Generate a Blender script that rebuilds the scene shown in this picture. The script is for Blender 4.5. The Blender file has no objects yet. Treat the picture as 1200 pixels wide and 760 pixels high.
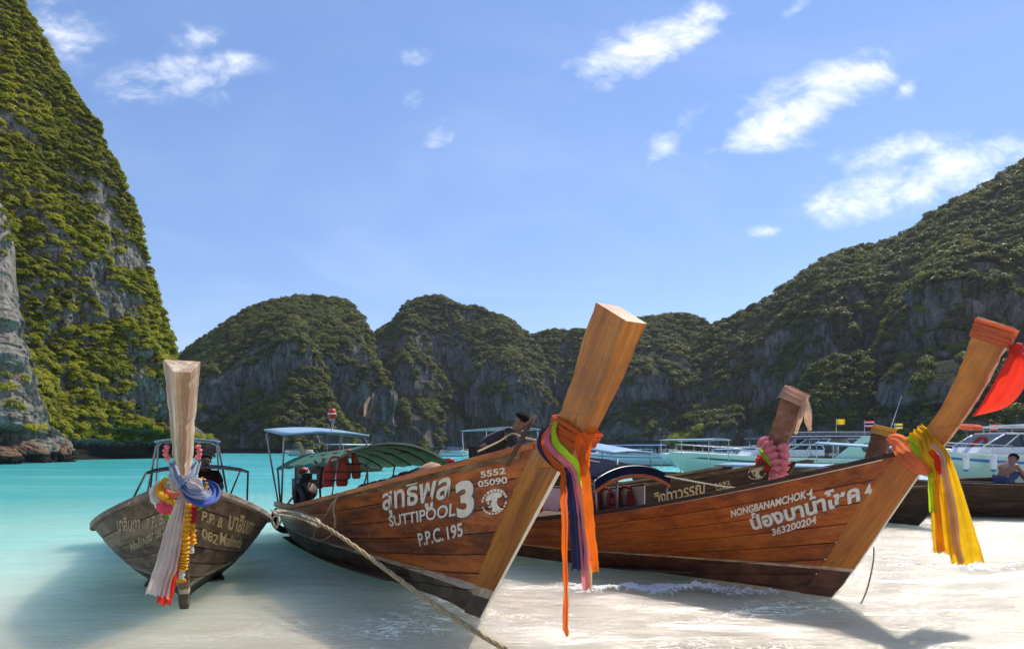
import bpy, bmesh, math, random
import numpy as np
from mathutils import Vector, Matrix

# ------------------------------------------------------------------ camera, sky, sun, exposure
scene = bpy.context.scene
R = math.radians
CAM_H, FPX, CX, HY = 1.6, 750.0, 600.0, 527.0      # metres; focal length, centre and horizon in photo pixels
SUN_AZ, SUN_EL = 45.0, 52.0                         # degrees right of the view axis, above the horizon

cam_data = bpy.data.cameras.new('camera')
cam = bpy.data.objects.new('camera', cam_data)
scene.collection.objects.link(cam)
cam.location = (0, 0, CAM_H)
cam.rotation_euler = (R(90), 0, 0)
cam_data.sensor_width = 36.0
cam_data.lens = 36.0 * FPX / 1200.0
cam_data.shift_y = (HY - 380.0) / 1200.0
cam_data.clip_start, cam_data.clip_end = 0.05, 20000.0
scene.camera = cam

scene.view_settings.view_transform = 'Standard'
scene.view_settings.look = 'None'
scene.view_settings.gamma = 1.0
scene.view_settings.exposure = 1.45
scene.cycles.max_bounces = 6
scene.cycles.diffuse_bounces = 4
scene.cycles.glossy_bounces = 3
scene.cycles.transparent_max_bounces = 12
scene.cycles.caustics_reflective = False
scene.cycles.caustics_refractive = False
scene.cycles.use_denoising = True

sun_dir = Vector((math.sin(R(SUN_AZ)) * math.cos(R(SUN_EL)), math.cos(R(SUN_AZ)) * math.cos(R(SUN_EL)), math.sin(R(SUN_EL))))
sun_data = bpy.data.lights.new('sun', 'SUN')
sun_data.energy = 2.0
sun_data.angle = R(0.53)
sun_data.color = (1.0, 0.93, 0.82)
sun = bpy.data.objects.new('sun', sun_data)
sun.rotation_euler = sun_dir.to_track_quat('Z', 'Y').to_euler()
sun.location = (60, 60, 120)
scene.collection.objects.link(sun)

world = bpy.data.worlds.new('World')
scene.world = world
world.use_nodes = True


class NT:
    """small node-tree helper"""
    def __init__(self, tree):
        self.t = tree; self.n = tree.nodes; self.l = tree.links
    def node(self, typ, **kw):
        nd = self.n.new(typ)
        ins = kw.pop('ins', {})
        for k, v in kw.items(): setattr(nd, k, v)
        for k, v in ins.items():
            s = nd.inputs[k]
            if isinstance(v, bpy.types.NodeSocket): self.l.new(v, s)
            elif isinstance(v, bpy.types.Node): self.l.new(v.outputs[0], s)
            else: s.default_value = v
        return nd
    def math(self, op, a, b=0.0, c=None, clamp=False):
        d = {0: a, 1: b}
        if c is not None: d[2] = c
        return self.node('ShaderNodeMath', operation=op, use_clamp=clamp, ins=d).outputs[0]
    def vmath(self, op, a, b=(0, 0, 0)):
        return self.node('ShaderNodeVectorMath', operation=op, ins={0: a, 1: b}).outputs[0]
    def mix(self, fac, a, b, blend='MIX'):
        nd = self.node('ShaderNodeMix', data_type='RGBA', blend_type=blend, clamp_factor=True)
        for i, v in ((0, fac), (6, a), (7, b)):
            if isinstance(v, bpy.types.NodeSocket): self.l.new(v, nd.inputs[i])
            else: nd.inputs[i].default_value = v if not isinstance(v, tuple) or len(v) == 4 else (*v, 1)
        return nd.outputs[2]
    def rng(self, v, a, b, c=0.0, d=1.0, smooth=True):
        return self.node('ShaderNodeMapRange', interpolation_type='SMOOTHSTEP' if smooth else 'LINEAR', clamp=True,
                         ins={0: v, 1: a, 2: b, 3: c, 4: d}).outputs[0]
    def noise(self, vec, scale=1.0, detail=4.0, rough=0.55, dist=0.0, color=False, **kw):
        nd = self.node('ShaderNodeTexNoise', ins={'Vector': vec, 'Scale': scale, 'Detail': detail, 'Roughness': rough, 'Distortion': dist})
        return nd.outputs[1 if color else 0]
    def ramp(self, fac, stops):
        nd = self.node('ShaderNodeValToRGB', ins={0: fac})
        e = nd.color_ramp.elements
        while len(e) > 1: e.remove(e[-1])
        for i, (p, c) in enumerate(stops):
            el = e[0] if i == 0 else e.new(p)
            el.position = p; el.color = c if len(c) == 4 else (*c, 1)
        return nd.outputs[0]
    def mapping(self, vec, scale=(1, 1, 1), loc=(0, 0, 0), rot=(0, 0, 0)):
        return self.node('ShaderNodeMapping', ins={'Vector': vec, 'Location': loc, 'Rotation': rot, 'Scale': scale}).outputs[0]
    def sep(self, vec):
        return self.node('ShaderNodeSeparateXYZ', ins={0: vec}).outputs


def build_world():
    w = NT(world.node_tree)
    w.n.clear()
    sky = w.node('ShaderNodeTexSky', sky_type='NISHITA', sun_disc=False)
    sky.sun_elevation = R(SUN_EL); sky.sun_rotation = R(SUN_AZ)
    sky.altitude = 0; sky.air_density = 1.15; sky.dust_density = 0.05; sky.ozone_density = 4.0
    tc = w.node('ShaderNodeTexCoord')
    x, y, z = w.sep(tc.outputs['Generated'])
    # clouds in the sky dome; a cloud's place is a direction: (east / north, up / north)
    ysafe = w.math('MAXIMUM', y, 0.05)
    u = w.math('DIVIDE', x, ysafe); v = w.math('DIVIDE', z, ysafe)
    blobs = [(760, 52, 98, 30, 24, 1.0), (815, 22, 44, 16, 30, .9), (945, 122, 112, 36, 27, 1.15), (1000, 88, 50, 20, 28, .9), (1003, 234, 62, 30, 12, 1.1),
             (1100, 205, 120, 28, 16, 1.1), (1050, 178, 70, 22, 10, .85), (1170, 180, 60, 22, 6, .9), (893, 273, 28, 9, 10, .85),
             (212, 92, 84, 30, 8, .84), (236, 46, 22, 40, 80, .66), (258, 76, 44, 24, 24, .84), (70, 36, 60, 44, -30, .60),
             (516, 160, 28, 17, 25, .76), (486, 118, 18, 14, 0, .6), (486, 66, 26, 16, 0, .56),
             (785, 165, 60, 20, 42, .56), (765, 185, 24, 14, 45, .56), (1062, 105, 24, 12, 45, .62), (935, 6, 26, 10, 40, .62)]
    mask = None
    for (px, py, rx, ry, rot, amp) in blobs:
        du = w.math('SUBTRACT', u, (px - CX) / FPX); dv = w.math('SUBTRACT', v, (HY - py) / FPX)
        c, s = math.cos(R(rot)), math.sin(R(rot))
        a = w.math('MULTIPLY', w.math('ADD', w.math('MULTIPLY', du, c), w.math('MULTIPLY', dv, s)), FPX / rx)
        b = w.math('MULTIPLY', w.math('SUBTRACT', w.math('MULTIPLY', dv, c), w.math('MULTIPLY', du, s)), FPX / ry)
        r2 = w.math('ADD', w.math('MULTIPLY', a, a), w.math('MULTIPLY', b, b))
        g = w.math('MULTIPLY', w.math('POWER', 2.718, w.math('MULTIPLY', r2, -0.8)), amp)
        mask = g if mask is None else w.math('MAXIMUM', mask, g)
    ahead = w.rng(y, 0.15, 0.25)
    mask = w.math('MULTIPLY', mask, ahead)
    # the rest of the dome carries the same kind of scattered small clouds
    zs = w.math('MAXIMUM', z, 0.08)
    dome = w.node('ShaderNodeCombineXYZ', ins={0: w.math('DIVIDE', x, zs), 1: w.math('DIVIDE', y, zs), 2: 0.0}).outputs[0]
    rest = w.rng(w.noise(dome, 0.8, 2.0, .5), .60, .74)
    outside = w.math('SUBTRACT', 1.0, w.math('MULTIPLY', w.rng(w.math('ABSOLUTE', u), 1.0, .9), ahead))
    mask = w.math('MAXIMUM', mask, w.math('MULTIPLY', rest, outside))
    uv = w.node('ShaderNodeCombineXYZ', ins={0: u, 1: v, 2: 0.0}).outputs[0]
    fwd = w.mapping(uv, (7, 13, 1), rot=(0, 0, R(-24)))
    n1 = w.noise(fwd, 1.4, 9.0, .62, .35)
    n2 = w.noise(w.mapping(uv, (26, 40, 1), rot=(0, 0, R(-24))), 1.0, 6.0, .6, .5)
    n = w.math('ADD', w.math('MULTIPLY', n1, 0.72), w.math('MULTIPLY', n2, 0.28))
    dens = w.math('ADD', mask, w.math('MULTIPLY', w.math('SUBTRACT', n, 0.5), 3.4))
    dens = w.math('MULTIPLY', w.rng(dens, 0.20, 1.75), w.rng(mask, .03, .60))
    # a very thin veil of high cloud
    veil = w.math('MULTIPLY', w.rng(w.noise(dome, 0.55, 6.0, .6, .8), .40, .85), .16)
    dens = w.math('MAXIMUM', dens, w.math('MULTIPLY', veil, w.rng(z, .02, .3)))
    cloudcol = w.mix(n1, (7.4, 7.6, 8.0), (9.6, 9.6, 9.6))
    sat = w.node('ShaderNodeHueSaturation', ins={'Saturation': 1.08, 'Color': sky.outputs[0]})
    tint = w.mix(1.0, sat.outputs[0], (1.14, 1.03, 1.10), 'MULTIPLY')
    tint = w.mix(.30, tint, (1.62, 2.78, 5.3))
    col = w.mix(dens, tint, cloudcol)
    bg = w.node('ShaderNodeBackground', ins={0: col, 1: 0.057})
    out = w.node('ShaderNodeOutputWorld', ins={0: bg.outputs[0]})
build_world()


# ------------------------------------------------------------------ helpers
COL = scene.collection
rnd = random.Random(7)
nrng = np.random.default_rng(11)


def tag(o, label=None, cat=None, group=None, kind=None):
    if label: o['label'] = label
    if cat: o['category'] = cat
    if group: o['group'] = group
    if kind: o['kind'] = kind
    return o


def empty(name, loc=(0, 0, 0), rz=0.0, label=None, cat=None, group=None):
    o = bpy.data.objects.new(name, None)
    COL.objects.link(o)
    o.location = loc; o.rotation_euler = (0, 0, rz)
    o.empty_display_size = 0.1
    return tag(o, label, cat, group)


def mesh_obj(name, verts, faces, mat, parent=None, smooth=False):
    me = bpy.data.meshes.new(name)
    me.from_pydata([tuple(map(float, v)) for v in verts], [], [tuple(map(int, q)) for q in faces])
    if smooth: me.polygons.foreach_set('use_smooth', [True] * len(me.polygons))
    if mat: me.materials.append(mat)
    me.update()
    o = bpy.data.objects.new(name, me)
    COL.objects.link(o)
    if parent: o.parent = parent
    return o


def grid_mesh(name, P, mat, parent=None, smooth=True, wrap=False):
    """P: array (n, m, 3) -> quad sheet, built fast"""
    n, m = P.shape[:2]
    idx = np.arange(n * m).reshape(n, m)
    a = idx[:-1, :-1].ravel(); b = idx[1:, :-1].ravel(); c = idx[1:, 1:].ravel(); d = idx[:-1, 1:].ravel()
    F = np.stack([a, b, c, d], 1)
    me = bpy.data.meshes.new(name)
    me.vertices.add(n * m); me.vertices.foreach_set('co', P.reshape(-1).astype(np.float32))
    me.loops.add(F.size); me.loops.foreach_set('vertex_index', F.ravel().astype(np.int32))
    me.polygons.add(len(F)); me.polygons.foreach_set('loop_start', np.arange(0, F.size, 4, dtype=np.int32))
    me.polygons.foreach_set('use_smooth', np.full(len(F), smooth))
    me.update(calc_edges=True); me.validate()
    if mat: me.materials.append(mat)
    o = bpy.data.objects.new(name, me); COL.objects.link(o)
    if parent: o.parent = parent
    return o


class MB:
    """collects shapes, then builds ONE mesh object"""
    def __init__(self): self.v = []; self.f = []
    def add(self, vs, fs):
        k = len(self.v); self.v += [tuple(p) for p in vs]; self.f += [tuple(i + k for i in q) for q in fs]; return self
    def box(self, c, s, rz=0.0, ry=0.0):
        m = Matrix.Rotation(rz, 3, 'Z') @ Matrix.Rotation(ry, 3, 'Y')
        vs = [Vector(c) + m @ Vector((sx * s[0] / 2, sy * s[1] / 2, sz * s[2] / 2)) for sx in (-1, 1) for sy in (-1, 1) for sz in (-1, 1)]
        return self.add(vs, [(0, 1, 3, 2), (4, 6, 7, 5), (0, 4, 5, 1), (2, 3, 7, 6), (0, 2, 6, 4), (1, 5, 7, 3)])
    def loft(self, rings, cap=True, closed=True):
        n = len(rings[0]); k = len(self.v); vs = [p for r in rings for p in r]; fs = []
        for i in range(len(rings) - 1):
            for j in range(n if closed else n - 1):
                a, b = i * n + j, i * n + (j + 1) % n
                fs.append((a, b, b + n, a + n))
        if cap and closed:
            fs.append(tuple(range(n - 1, -1, -1))); fs.append(tuple((len(rings) - 1) * n + j for j in range(n)))
        return self.add(vs, fs)
    def tube(self, pts, r, n=6, cap=True):
        pts = [Vector(p) for p in pts]; rings = []; up = None
        for i, p in enumerate(pts):
            t = (pts[min(i + 1, len(pts) - 1)] - pts[max(i - 1, 0)]).normalized()
            if up is None:
                up = t.orthogonal().normalized()
            up = (up - t * up.dot(t)).normalized()
            w = t.cross(up)
            rr = r[i] if isinstance(r, (list, tuple)) else r
            rings.append([p + (up * math.cos(2 * math.pi * j / n) + w * math.sin(2 * math.pi * j / n)) * rr for j in range(n)])
        return self.loft(rings, cap)
    def lathe(self, c, prof, n=12, axis='Z'):
        """prof: list of (radius, height)"""
        rings = []
        for r, h in prof:
            ring = []
            for j in range(n):
                a = 2 * math.pi * j / n
                p = (r * math.cos(a), r * math.sin(a), h)
                if axis == 'X': p = (h, p[0], p[1])
                if axis == 'Y': p = (p[0], h, p[1])
                ring.append((c[0] + p[0], c[1] + p[1], c[2] + p[2]))
            rings.append(ring)
        return self.loft(rings)
    def build(self, name, mat, parent=None, smooth=False, bevel=0.0):
        o = mesh_obj(name, self.v, self.f, mat, parent, smooth)
        if bevel:
            m = o.modifiers.new('bevel', 'BEVEL'); m.width = bevel; m.segments = 2; m.limit_method = 'ANGLE'; m.angle_limit = R(35)
        return o


def pix(px, py, Y):
    """world point seen at a photo pixel, Y metres in front of the camera"""
    return Vector(((px - CX) / FPX * Y, Y, CAM_H + (HY - py) / FPX * Y))


def ground_pix(px, py, z=0.0):
    return pix(px, py, (CAM_H - z) * FPX / (py - HY))


# numpy value noise
def _hash(ix, iy, iz):
    h = (ix.astype(np.int64) * 374761393 + iy.astype(np.int64) * 668265263 + iz.astype(np.int64) * 2147483647 + 1013904223) & 0xffffffff
    h = ((h ^ (h >> 13)) * 1274126177) & 0xffffffff
    h = ((h ^ (h >> 16)) * 2246822519) & 0xffffffff
    return ((h ^ (h >> 15)) & 0xffffff) / float(0xffffff)


def vnoise(p):
    i = np.floor(p); f = p - i; f = f * f * f * (f * (f * 6 - 15) + 10)
    x, y, z = i[..., 0], i[..., 1], i[..., 2]; fx, fy, fz = f[..., 0], f[..., 1], f[..., 2]
    def L(a, b, t): return a + (b - a) * t
    h = lambda a, b, c: _hash(x + a, y + b, z + c)
    return L(L(L(h(0, 0, 0), h(1, 0, 0), fx), L(h(0, 1, 0), h(1, 1, 0), fx), fy), L(L(h(0, 0, 1), h(1, 0, 1), fx), L(h(0, 1, 1), h(1, 1, 1), fx), fy), fz)


def fbm(p, oct=4, gain=0.5, lac=2.07):
    a, s, t = 1.0, 0.0, 0.0
    for k in range(oct):
        s = s + a * vnoise(p + 17.3 * k); t += a; a *= gain; p = p * lac
    return s / t


def sstep(a, b, x):
    t = np.clip((x - a) / (b - a), 0, 1); return t * t * (3 - 2 * t)


# ------------------------------------------------------------------ materials
def material(name):
    m = bpy.data.materials.new(name); m.use_nodes = True
    t = NT(m.node_tree); t.n.clear()
    bs = t.node('ShaderNodeBsdfPrincipled'); out = t.node('ShaderNodeOutputMaterial', ins={0: bs.outputs[0]})
    tc = t.node('ShaderNodeTexCoord')
    return m, t, bs, tc, out


def plain(name, col, rough=0.5, metal=0.0, var=0.12, scale=8.0, bump=0.0, spec=0.5, transl=0.0):
    m, t, bs, tc, out = material(name)
    v = tc.outputs['Object']
    n = t.noise(v, scale, 5.0, .6)
    dark = tuple(c * (1 - var) for c in col); lite = tuple(min(1, c * (1 + var)) for c in col)
    t.l.new(t.mix(t.rng(n, .3, .7), dark, lite), bs.inputs['Base Color'])
    t.l.new(t.rng(n, .2, .8, rough * .85, min(1, rough * 1.15)), bs.inputs['Roughness'])
    bs.inputs['Metallic'].default_value = metal
    bs.inputs['Specular IOR Level'].default_value = spec
    if bump:
        b = t.node('ShaderNodeBump', ins={'Strength': bump, 'Distance': .01, 'Height': t.noise(v, scale * 6, 3.0)})
        t.l.new(b.outputs[0], bs.inputs['Normal'])
    if transl:
        tr = t.node('ShaderNodeBsdfTranslucent', ins={0: t.mix(t.rng(n, .3, .7), dark, lite)})
        mx = t.node('ShaderNodeMixShader', ins={0: transl, 1: bs.outputs[0], 2: tr.outputs[0]})
        t.l.new(mx.outputs[0], out.inputs[0])
    return m


def cloth(name, col, rough=0.85, transl=0.35, weave=0.3):
    m, t, bs, tc, out = material(name)
    v = tc.outputs['Object']
    n = t.noise(v, 5.0, 4.0, .6)
    c = t.mix(t.rng(n, .25, .75), tuple(x * .82 for x in col), tuple(min(1, x * 1.08) for x in col))
    t.l.new(c, bs.inputs['Base Color'])
    bs.inputs['Roughness'].default_value = rough
    bs.inputs['Sheen Weight'].default_value = 0.15
    b = t.node('ShaderNodeBump', ins={'Strength': weave, 'Distance': .004, 'Height': t.noise(v, 45.0, 3.0)})
    t.l.new(b.outputs[0], bs.inputs['Normal'])
    tr = t.node('ShaderNodeBsdfTranslucent', ins={0: c})
    mx = t.node('ShaderNodeMixShader', ins={0: transl, 1: bs.outputs[0], 2: tr.outputs[0]})
    t.l.new(mx.outputs[0], out.inputs[0])
    return m


def wood(name, cols, rough=0.42, coat=0.15, grain=(0.55, 9, 9), wear=None, wear_amt=0.0, stripe=None, bottom=None, knots=0.25, lean=0.0):
    """varnished or weathered boat timber; grain runs along local X. stripe=(z0 bow, z1 bow, z0 aft, z1 aft, x_bow, x_aft, colour);
    below the stripe the old dark bottom paint shows"""
    m, t, bs, tc, out = material(name)
    v = tc.outputs['Object']
    info = t.node('ShaderNodeObjectInfo')
    off = t.node('ShaderNodeCombineXYZ', ins={0: t.math('MULTIPLY', info.outputs['Random'], 37.0), 1: t.math('MULTIPLY', info.outputs['Random'], 11.0), 2: 0.0})
    vv = t.vmath('ADD', v, off.outputs[0])
    vv = t.mapping(vv, rot=(0, lean, 0)) if lean else vv       # grain runs up a raked timber
    g = t.mapping(vv, grain)
    n1 = t.noise(g, 1.0, 8.0, .65, .5)
    n2 = t.noise(t.mapping(vv, (grain[0] * 5, grain[1] * 7, grain[2] * 7)), 1.0, 4.0, .6)
    blot = t.noise(vv, 1.6, 4.0, .6)
    f = t.math('ADD', t.math('MULTIPLY', n1, .7), t.math('MULTIPLY', n2, .3))
    f = t.math('ADD', f, t.math('MULTIPLY', t.math('SUBTRACT', info.outputs['Random'], .5), .16))
    c = t.ramp(f, [(.36, cols[0]), (.49, cols[1]), (.62, cols[2])])
    c = t.mix(t.rng(blot, .45, .72, 0, .45), c, tuple(x * .55 for x in cols[0]))
    if knots:
        vo = t.node('ShaderNodeTexVoronoi', ins={'Vector': t.mapping(vv, (2.2, 6.0, 6.0)), 'Scale': 1.0})
        c = t.mix(t.rng(vo.outputs['Distance'], .12, .04, 0, knots * 2.4), c, tuple(x * .25 for x in cols[0]))
    rg = t.rng(n2, .3, .7, rough * .8, min(1, rough * 1.3))
    if wear:
        wn = t.noise(t.mapping(vv, (1.1, 2.6, 2.6)), 2.2, 9.0, .72, .4)
        wf = t.rng(wn, .62 - wear_amt * .3, .74 - wear_amt * .25, 0, .85)
        wf = t.math('MULTIPLY', wf, t.rng(n2, .3, .6, .35, 1))
        c = t.mix(wf, c, wear)
        rg = t.math('MAXIMUM', rg, t.math('MULTIPLY', wf, .9))
    if stripe:
        x, y, z = t.sep(v)
        zb0, zb1, za0, za1, xb, xa, scol = stripe
        k = t.rng(x, xb, xa, 0, 1, smooth=False)
        lo = t.math('ADD', zb0, t.math('MULTIPLY', k, za0 - zb0)); hi = t.math('ADD', zb1, t.math('MULTIPLY', k, za1 - zb1))
        zz = t.math('ADD', z, t.math('MULTIPLY', t.math('SUBTRACT', n2, .5), .012))
        chip = t.rng(t.noise(t.mapping(vv, (3, 9, 9)), 1.5, 7.0, .7), .46, .60, 0, .95)
        instripe = t.math('MULTIPLY', t.math('GREATER_THAN', zz, lo), t.math('LESS_THAN', zz, hi))
        below = t.math('LESS_THAN', zz, lo)
        bcol = t.mix(t.rng(t.noise(vv, 3.0, 6.0, .65), .35, .7), bottom, tuple(min(1, q * 2.6) for q in bottom))
        c = t.mix(below, c, bcol)
        c = t.mix(t.math('MULTIPLY', instripe, t.math('SUBTRACT', 1.0, t.math('MULTIPLY', chip, .55))), c, scol)
        rg = t.math('MAXIMUM', rg, t.math('MULTIPLY', t.math('ADD', below, instripe), .75))
    t.l.new(c, bs.inputs['Base Color']); t.l.new(rg, bs.inputs['Roughness'])
    bs.inputs['Coat Weight'].default_value = coat; bs.inputs['Coat Roughness'].default_value = .25
    bs.inputs['Specular IOR Level'].default_value = .35
    b = t.node('ShaderNodeBump', ins={'Strength': .35, 'Distance': .006, 'Height': f})
    t.l.new(b.outputs[0], bs.inputs['Normal'])
    return m


def leaf_material(name, c_dark, c_mid, c_lit):
    m, t, bs, tc, out = material(name)
    info = t.node('ShaderNodeObjectInfo')
    geo = t.node('ShaderNodeNewGeometry')
    big = t.noise(t.mapping(geo.outputs['Position'], (.06, .06, .06)), 1.0, 4.0, .6)
    f = t.math('ADD', t.math('MULTIPLY', info.outputs['Random'], .5), t.math('MULTIPLY', geo.outputs['Random Per Island'], .30))
    f = t.math('ADD', f, t.math('MULTIPLY', t.rng(big, .3, .7), .35))
    c = t.ramp(f, [(.08, tuple(x * .9 for x in (c_mid[0], c_mid[0] * .62, c_mid[0] * .26))), (.20, c_dark), (.55, c_mid), (.95, c_lit)])
    t.l.new(c, bs.inputs['Base Color']); bs.inputs['Roughness'].default_value = .55
    bs.inputs['Specular IOR Level'].default_value = .25
    tr = t.node('ShaderNodeBsdfTranslucent', ins={0: t.mix(.5, c, c_lit)})
    mx = t.node('ShaderNodeMixShader', ins={0: .45, 1: bs.outputs[0], 2: tr.outputs[0]})
    t.l.new(mx.outputs[0], out.inputs[0])
    return m


def rock_material(name, scl, cols, green, gthr=(.42, .62), warm=0.3, tide=2.0):
    """limestone: vertical streaks, pits, warm stains; thin green where soil can lie"""
    m, t, bs, tc, out = material(name)
    v = tc.outputs['Object']
    geo = t.node('ShaderNodeNewGeometry')
    nz = t.sep(geo.outputs['Normal'])[2]
    st = t.noise(t.mapping(v, (1 / scl, 1 / scl, .22 / scl)), 3.0, 8.0, .66, .6)
    fine = t.noise(t.mapping(v, (1 / scl, 1 / scl, .6 / scl)), 14.0, 6.0, .7)
    big = t.noise(v, .35 / scl, 4.0, .55)
    f = t.math('ADD', t.math('MULTIPLY', st, .62), t.math('MULTIPLY', fine, .38))
    c = t.ramp(f, [(.34, cols[0]), (.47, cols[1]), (.62, cols[2])])
    wf = t.rng(t.noise(t.mapping(v, (.7 / scl, .7 / scl, .3 / scl)), 1.3, 6.0, .65), .56, .72, 0, warm)
    c = t.mix(wf, c, (.34, .19, .09))
    blk = t.rng(t.noise(t.mapping(v, (1.1 / scl, 1.1 / scl, .12 / scl)), 2.2, 6.0, .6, .3), .54, .66, 0, .75)
    c = t.mix(blk, c, tuple(x * .45 for x in cols[0]))
    gn = t.noise(v, 1.6 / scl, 7.0, .68)
    gf = t.rng(t.math('ADD', nz, t.math('MULTIPLY', t.math('SUBTRACT', gn, .5), 1.5)), *gthr)
    c = t.mix(gf, c, t.mix(big, tuple(x * .7 for x in green), tuple(x * 1.35 for x in green)))
    zt = t.math('ADD', t.sep(v)[2], t.math('MULTIPLY', t.math('SUBTRACT', gn, .5), tide))
    c = t.mix(t.rng(zt, tide * 1.4, tide * .8), c, (.022, .020, .018))     # black tide band; its colour also paints shade into the undercut
    t.l.new(c, bs.inputs['Base Color']); bs.inputs['Roughness'].default_value = .95
    bs.inputs['Specular IOR Level'].default_value = .15
    hgt = t.math('ADD', t.math('MULTIPLY', st, 1.0), t.math('MULTIPLY', fine, .5))
    b = t.node('ShaderNodeBump', ins={'Strength': .9, 'Distance': .35 * scl, 'Height': hgt})
    t.l.new(b.outputs[0], bs.inputs['Normal'])
    return m


# ------------------------------------------------------------------ ground: sand and water
SH_A = 0.9                       # the beach runs diagonally: shore coordinate D = y - 0.9 x
def shore(x, y):
    p = np.stack([x * .22, y * .22, x * 0 + 3.3], -1)
    return y - SH_A * x + 2.0 * (fbm(p, 3) - .5)


def bed_z(x, y):
    d = shore(x, y)
    wash = -.0035 * (d + 2.0)                            # thin wash over the flat beach
    deep = -.0035 * 9.0 - np.minimum(.045 * (d - 7.0), 7.0)
    dry = .04 * np.minimum(-2.0 - d, 40.0)
    return np.where(d > 7.0, deep, np.where(d < -2.0, dry, wash))


def polar(r0, r1, nr, a0, a1, na):
    r = np.geomspace(r0, r1, nr); a = np.radians(np.linspace(a0, a1, na))
    rr, aa = np.meshgrid(r, a, indexing='ij')
    return rr * np.sin(aa), rr * np.cos(aa)


def make_ground():
    m, t, bs, tc, out = material('wet_sand')
    v = tc.outputs['Object']
    n = t.noise(t.mapping(v, (.55, 1.0, 1), rot=(0, 0, .35)), 1.3, 8.0, .62, 1.2)
    fine = t.noise(v, 60.0, 3.0, .6)
    c = t.ramp(n, [(.34, (.52, .39, .27)), (.5, (.64, .51, .37)), (.66, (.74, .62, .48))])
    c = t.mix(t.rng(fine, .35, .65, 0, .18), c, (.42, .35, .27))
    t.l.new(c, bs.inputs['Base Color'])
    t.l.new(t.rng(n, .35, .65, .30, .75), bs.inputs['Roughness'])
    rip = t.noise(t.mapping(v, (1.0, 2.6, 1), rot=(0, 0, .5)), 2.2, 5.0, .6, .8)
    b = t.node('ShaderNodeBump', ins={'Strength': .35, 'Distance': .05, 'Height': t.math('ADD', rip, t.math('MULTIPLY', fine, .04))})
    t.l.new(b.outputs[0], bs.inputs['Normal'])
    x, y = polar(.4, 1500, 190, -180, 180, 241)
    P = np.stack([x, y, bed_z(x, y)], -1)
    o = grid_mesh('sand', P, m)
    tag(o, 'pale wet sand of the beach running down under the water', 'sand', kind='structure')
    cap = MB().add([(x[0, j], y[0, j], .5 * 0 + bed_z(x[:1, j:j + 1], y[:1, j:j + 1])[0, 0]) for j in range(0, 240)], [tuple(range(239, -1, -1))]).build('sand_cap', m, o)

    # sea: milky turquoise over the white bed, clear wash at the edge
    m, t, bs, tc, out = material('sea_water')
    v = tc.outputs['Object']
    x_, y_, z_ = t.sep(v)
    wob = t.noise(t.mapping(v, (.05, .16, 1), rot=(0, 0, .3)), 1.0, 6.0, .6, .5)
    wob2 = t.noise(t.mapping(v, (.35, .8, 1), rot=(0, 0, .5)), 1.0, 7.0, .62, .9)
    d0 = t.math('SUBTRACT', y_, t.math('MULTIPLY', x_, SH_A))
    d = t.math('ADD', d0, t.math('ADD', t.math('MULTIPLY', t.math('SUBTRACT', wob, .5), t.rng(d0, 6, 60, 4, 30)), t.math('MULTIPLY', t.math('SUBTRACT', wob2, .5), 3.4)))
    col = t.ramp(t.rng(d, 6, 90, 0, 1, smooth=False), [(0, (.74, .63, .48)), (.035, (.74, .84, .66)), (.14, (.44, .84, .70)), (.38, (.09, .58, .53)), (1, (.035, .46, .46))])
    streak = t.rng(t.noise(t.mapping(v, (.03, .22, 1), rot=(0, 0, .12)), 1.0, 7.0, .66, .6), .46, .70, 0, .55)
    col = t.mix(t.math('MULTIPLY', streak, t.rng(d0, 20, 50)), col, (.30, .76, .68))
    milk = t.rng(d, 4.0, 13.0, .36, .97)
    swirl = t.rng(wob2, .45, .75, 0, .55)
    col = t.mix(t.math('MULTIPLY', swirl, t.rng(d, 9, 34, .85, .0)), col, (.76, .80, .68))
    # lacy foam left by the wash
    fv = t.node('ShaderNodeVectorMath', operation='ADD', ins={0: t.mapping(v, (1.0, 1.7, 1), rot=(0, 0, .35)), 1: t.vmath('MULTIPLY', t.noise(v, 1.7, 5.0, .6, 0, color=True), (1.3, 1.3, 0))}).outputs[0]
    cells = t.node('ShaderNodeTexVoronoi', feature='DISTANCE_TO_EDGE', ins={'Vector': fv, 'Scale': 3.4})
    cells2 = t.node('ShaderNodeTexVoronoi', feature='DISTANCE_TO_EDGE', ins={'Vector': fv, 'Scale': 11.0})
    lace = t.math('MAXIMUM', t.rng(cells.outputs[0], .09, .01), t.math('MULTIPLY', t.rng(cells2.outputs[0], .12, .02), .8))
    patch = t.rng(t.noise(t.mapping(v, (.30, .62, 1), rot=(0, 0, .4)), 1.0, 5.0, .62, .7), .47, .66)
    solid = t.rng(t.noise(t.mapping(v, (.8, 2.2, 1), rot=(0, 0, .35)), 1.5, 8.0, .70, 1.2), .58, .72)
    fzone = t.math('MULTIPLY', t.rng(d0, -3.0, 1.0), t.rng(d0, 13, 7.5))
    foam = t.math('MULTIPLY', t.math('MAXIMUM', t.math('MULTIPLY', lace, patch), t.math('MULTIPLY', solid, .75)), fzone)
    bs.inputs['Roughness'].default_value = .9
    col = t.mix(foam, col, (.84, .82, .76))
    t.l.new(col, bs.inputs['Base Color'])
    bs.inputs['Specular IOR Level'].default_value = 0
    bs.subsurface_method = 'BURLEY'
    bs.inputs['Subsurface Weight'].default_value = 1.0          # light spreads inside the milky water
    bs.inputs['Subsurface Radius'].default_value = (.7, 1.0, .95)
    bs.inputs['Subsurface Scale'].default_value = 2.6
    h1 = t.noise(t.mapping(v, (.9, 2.4, 1), rot=(0, 0, .2)), 1.0, 8.0, .66, .6)
    h2 = t.noise(t.mapping(v, (.10, .42, 1), rot=(0, 0, .1)), 1.0, 6.0, .62, .4)
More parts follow.
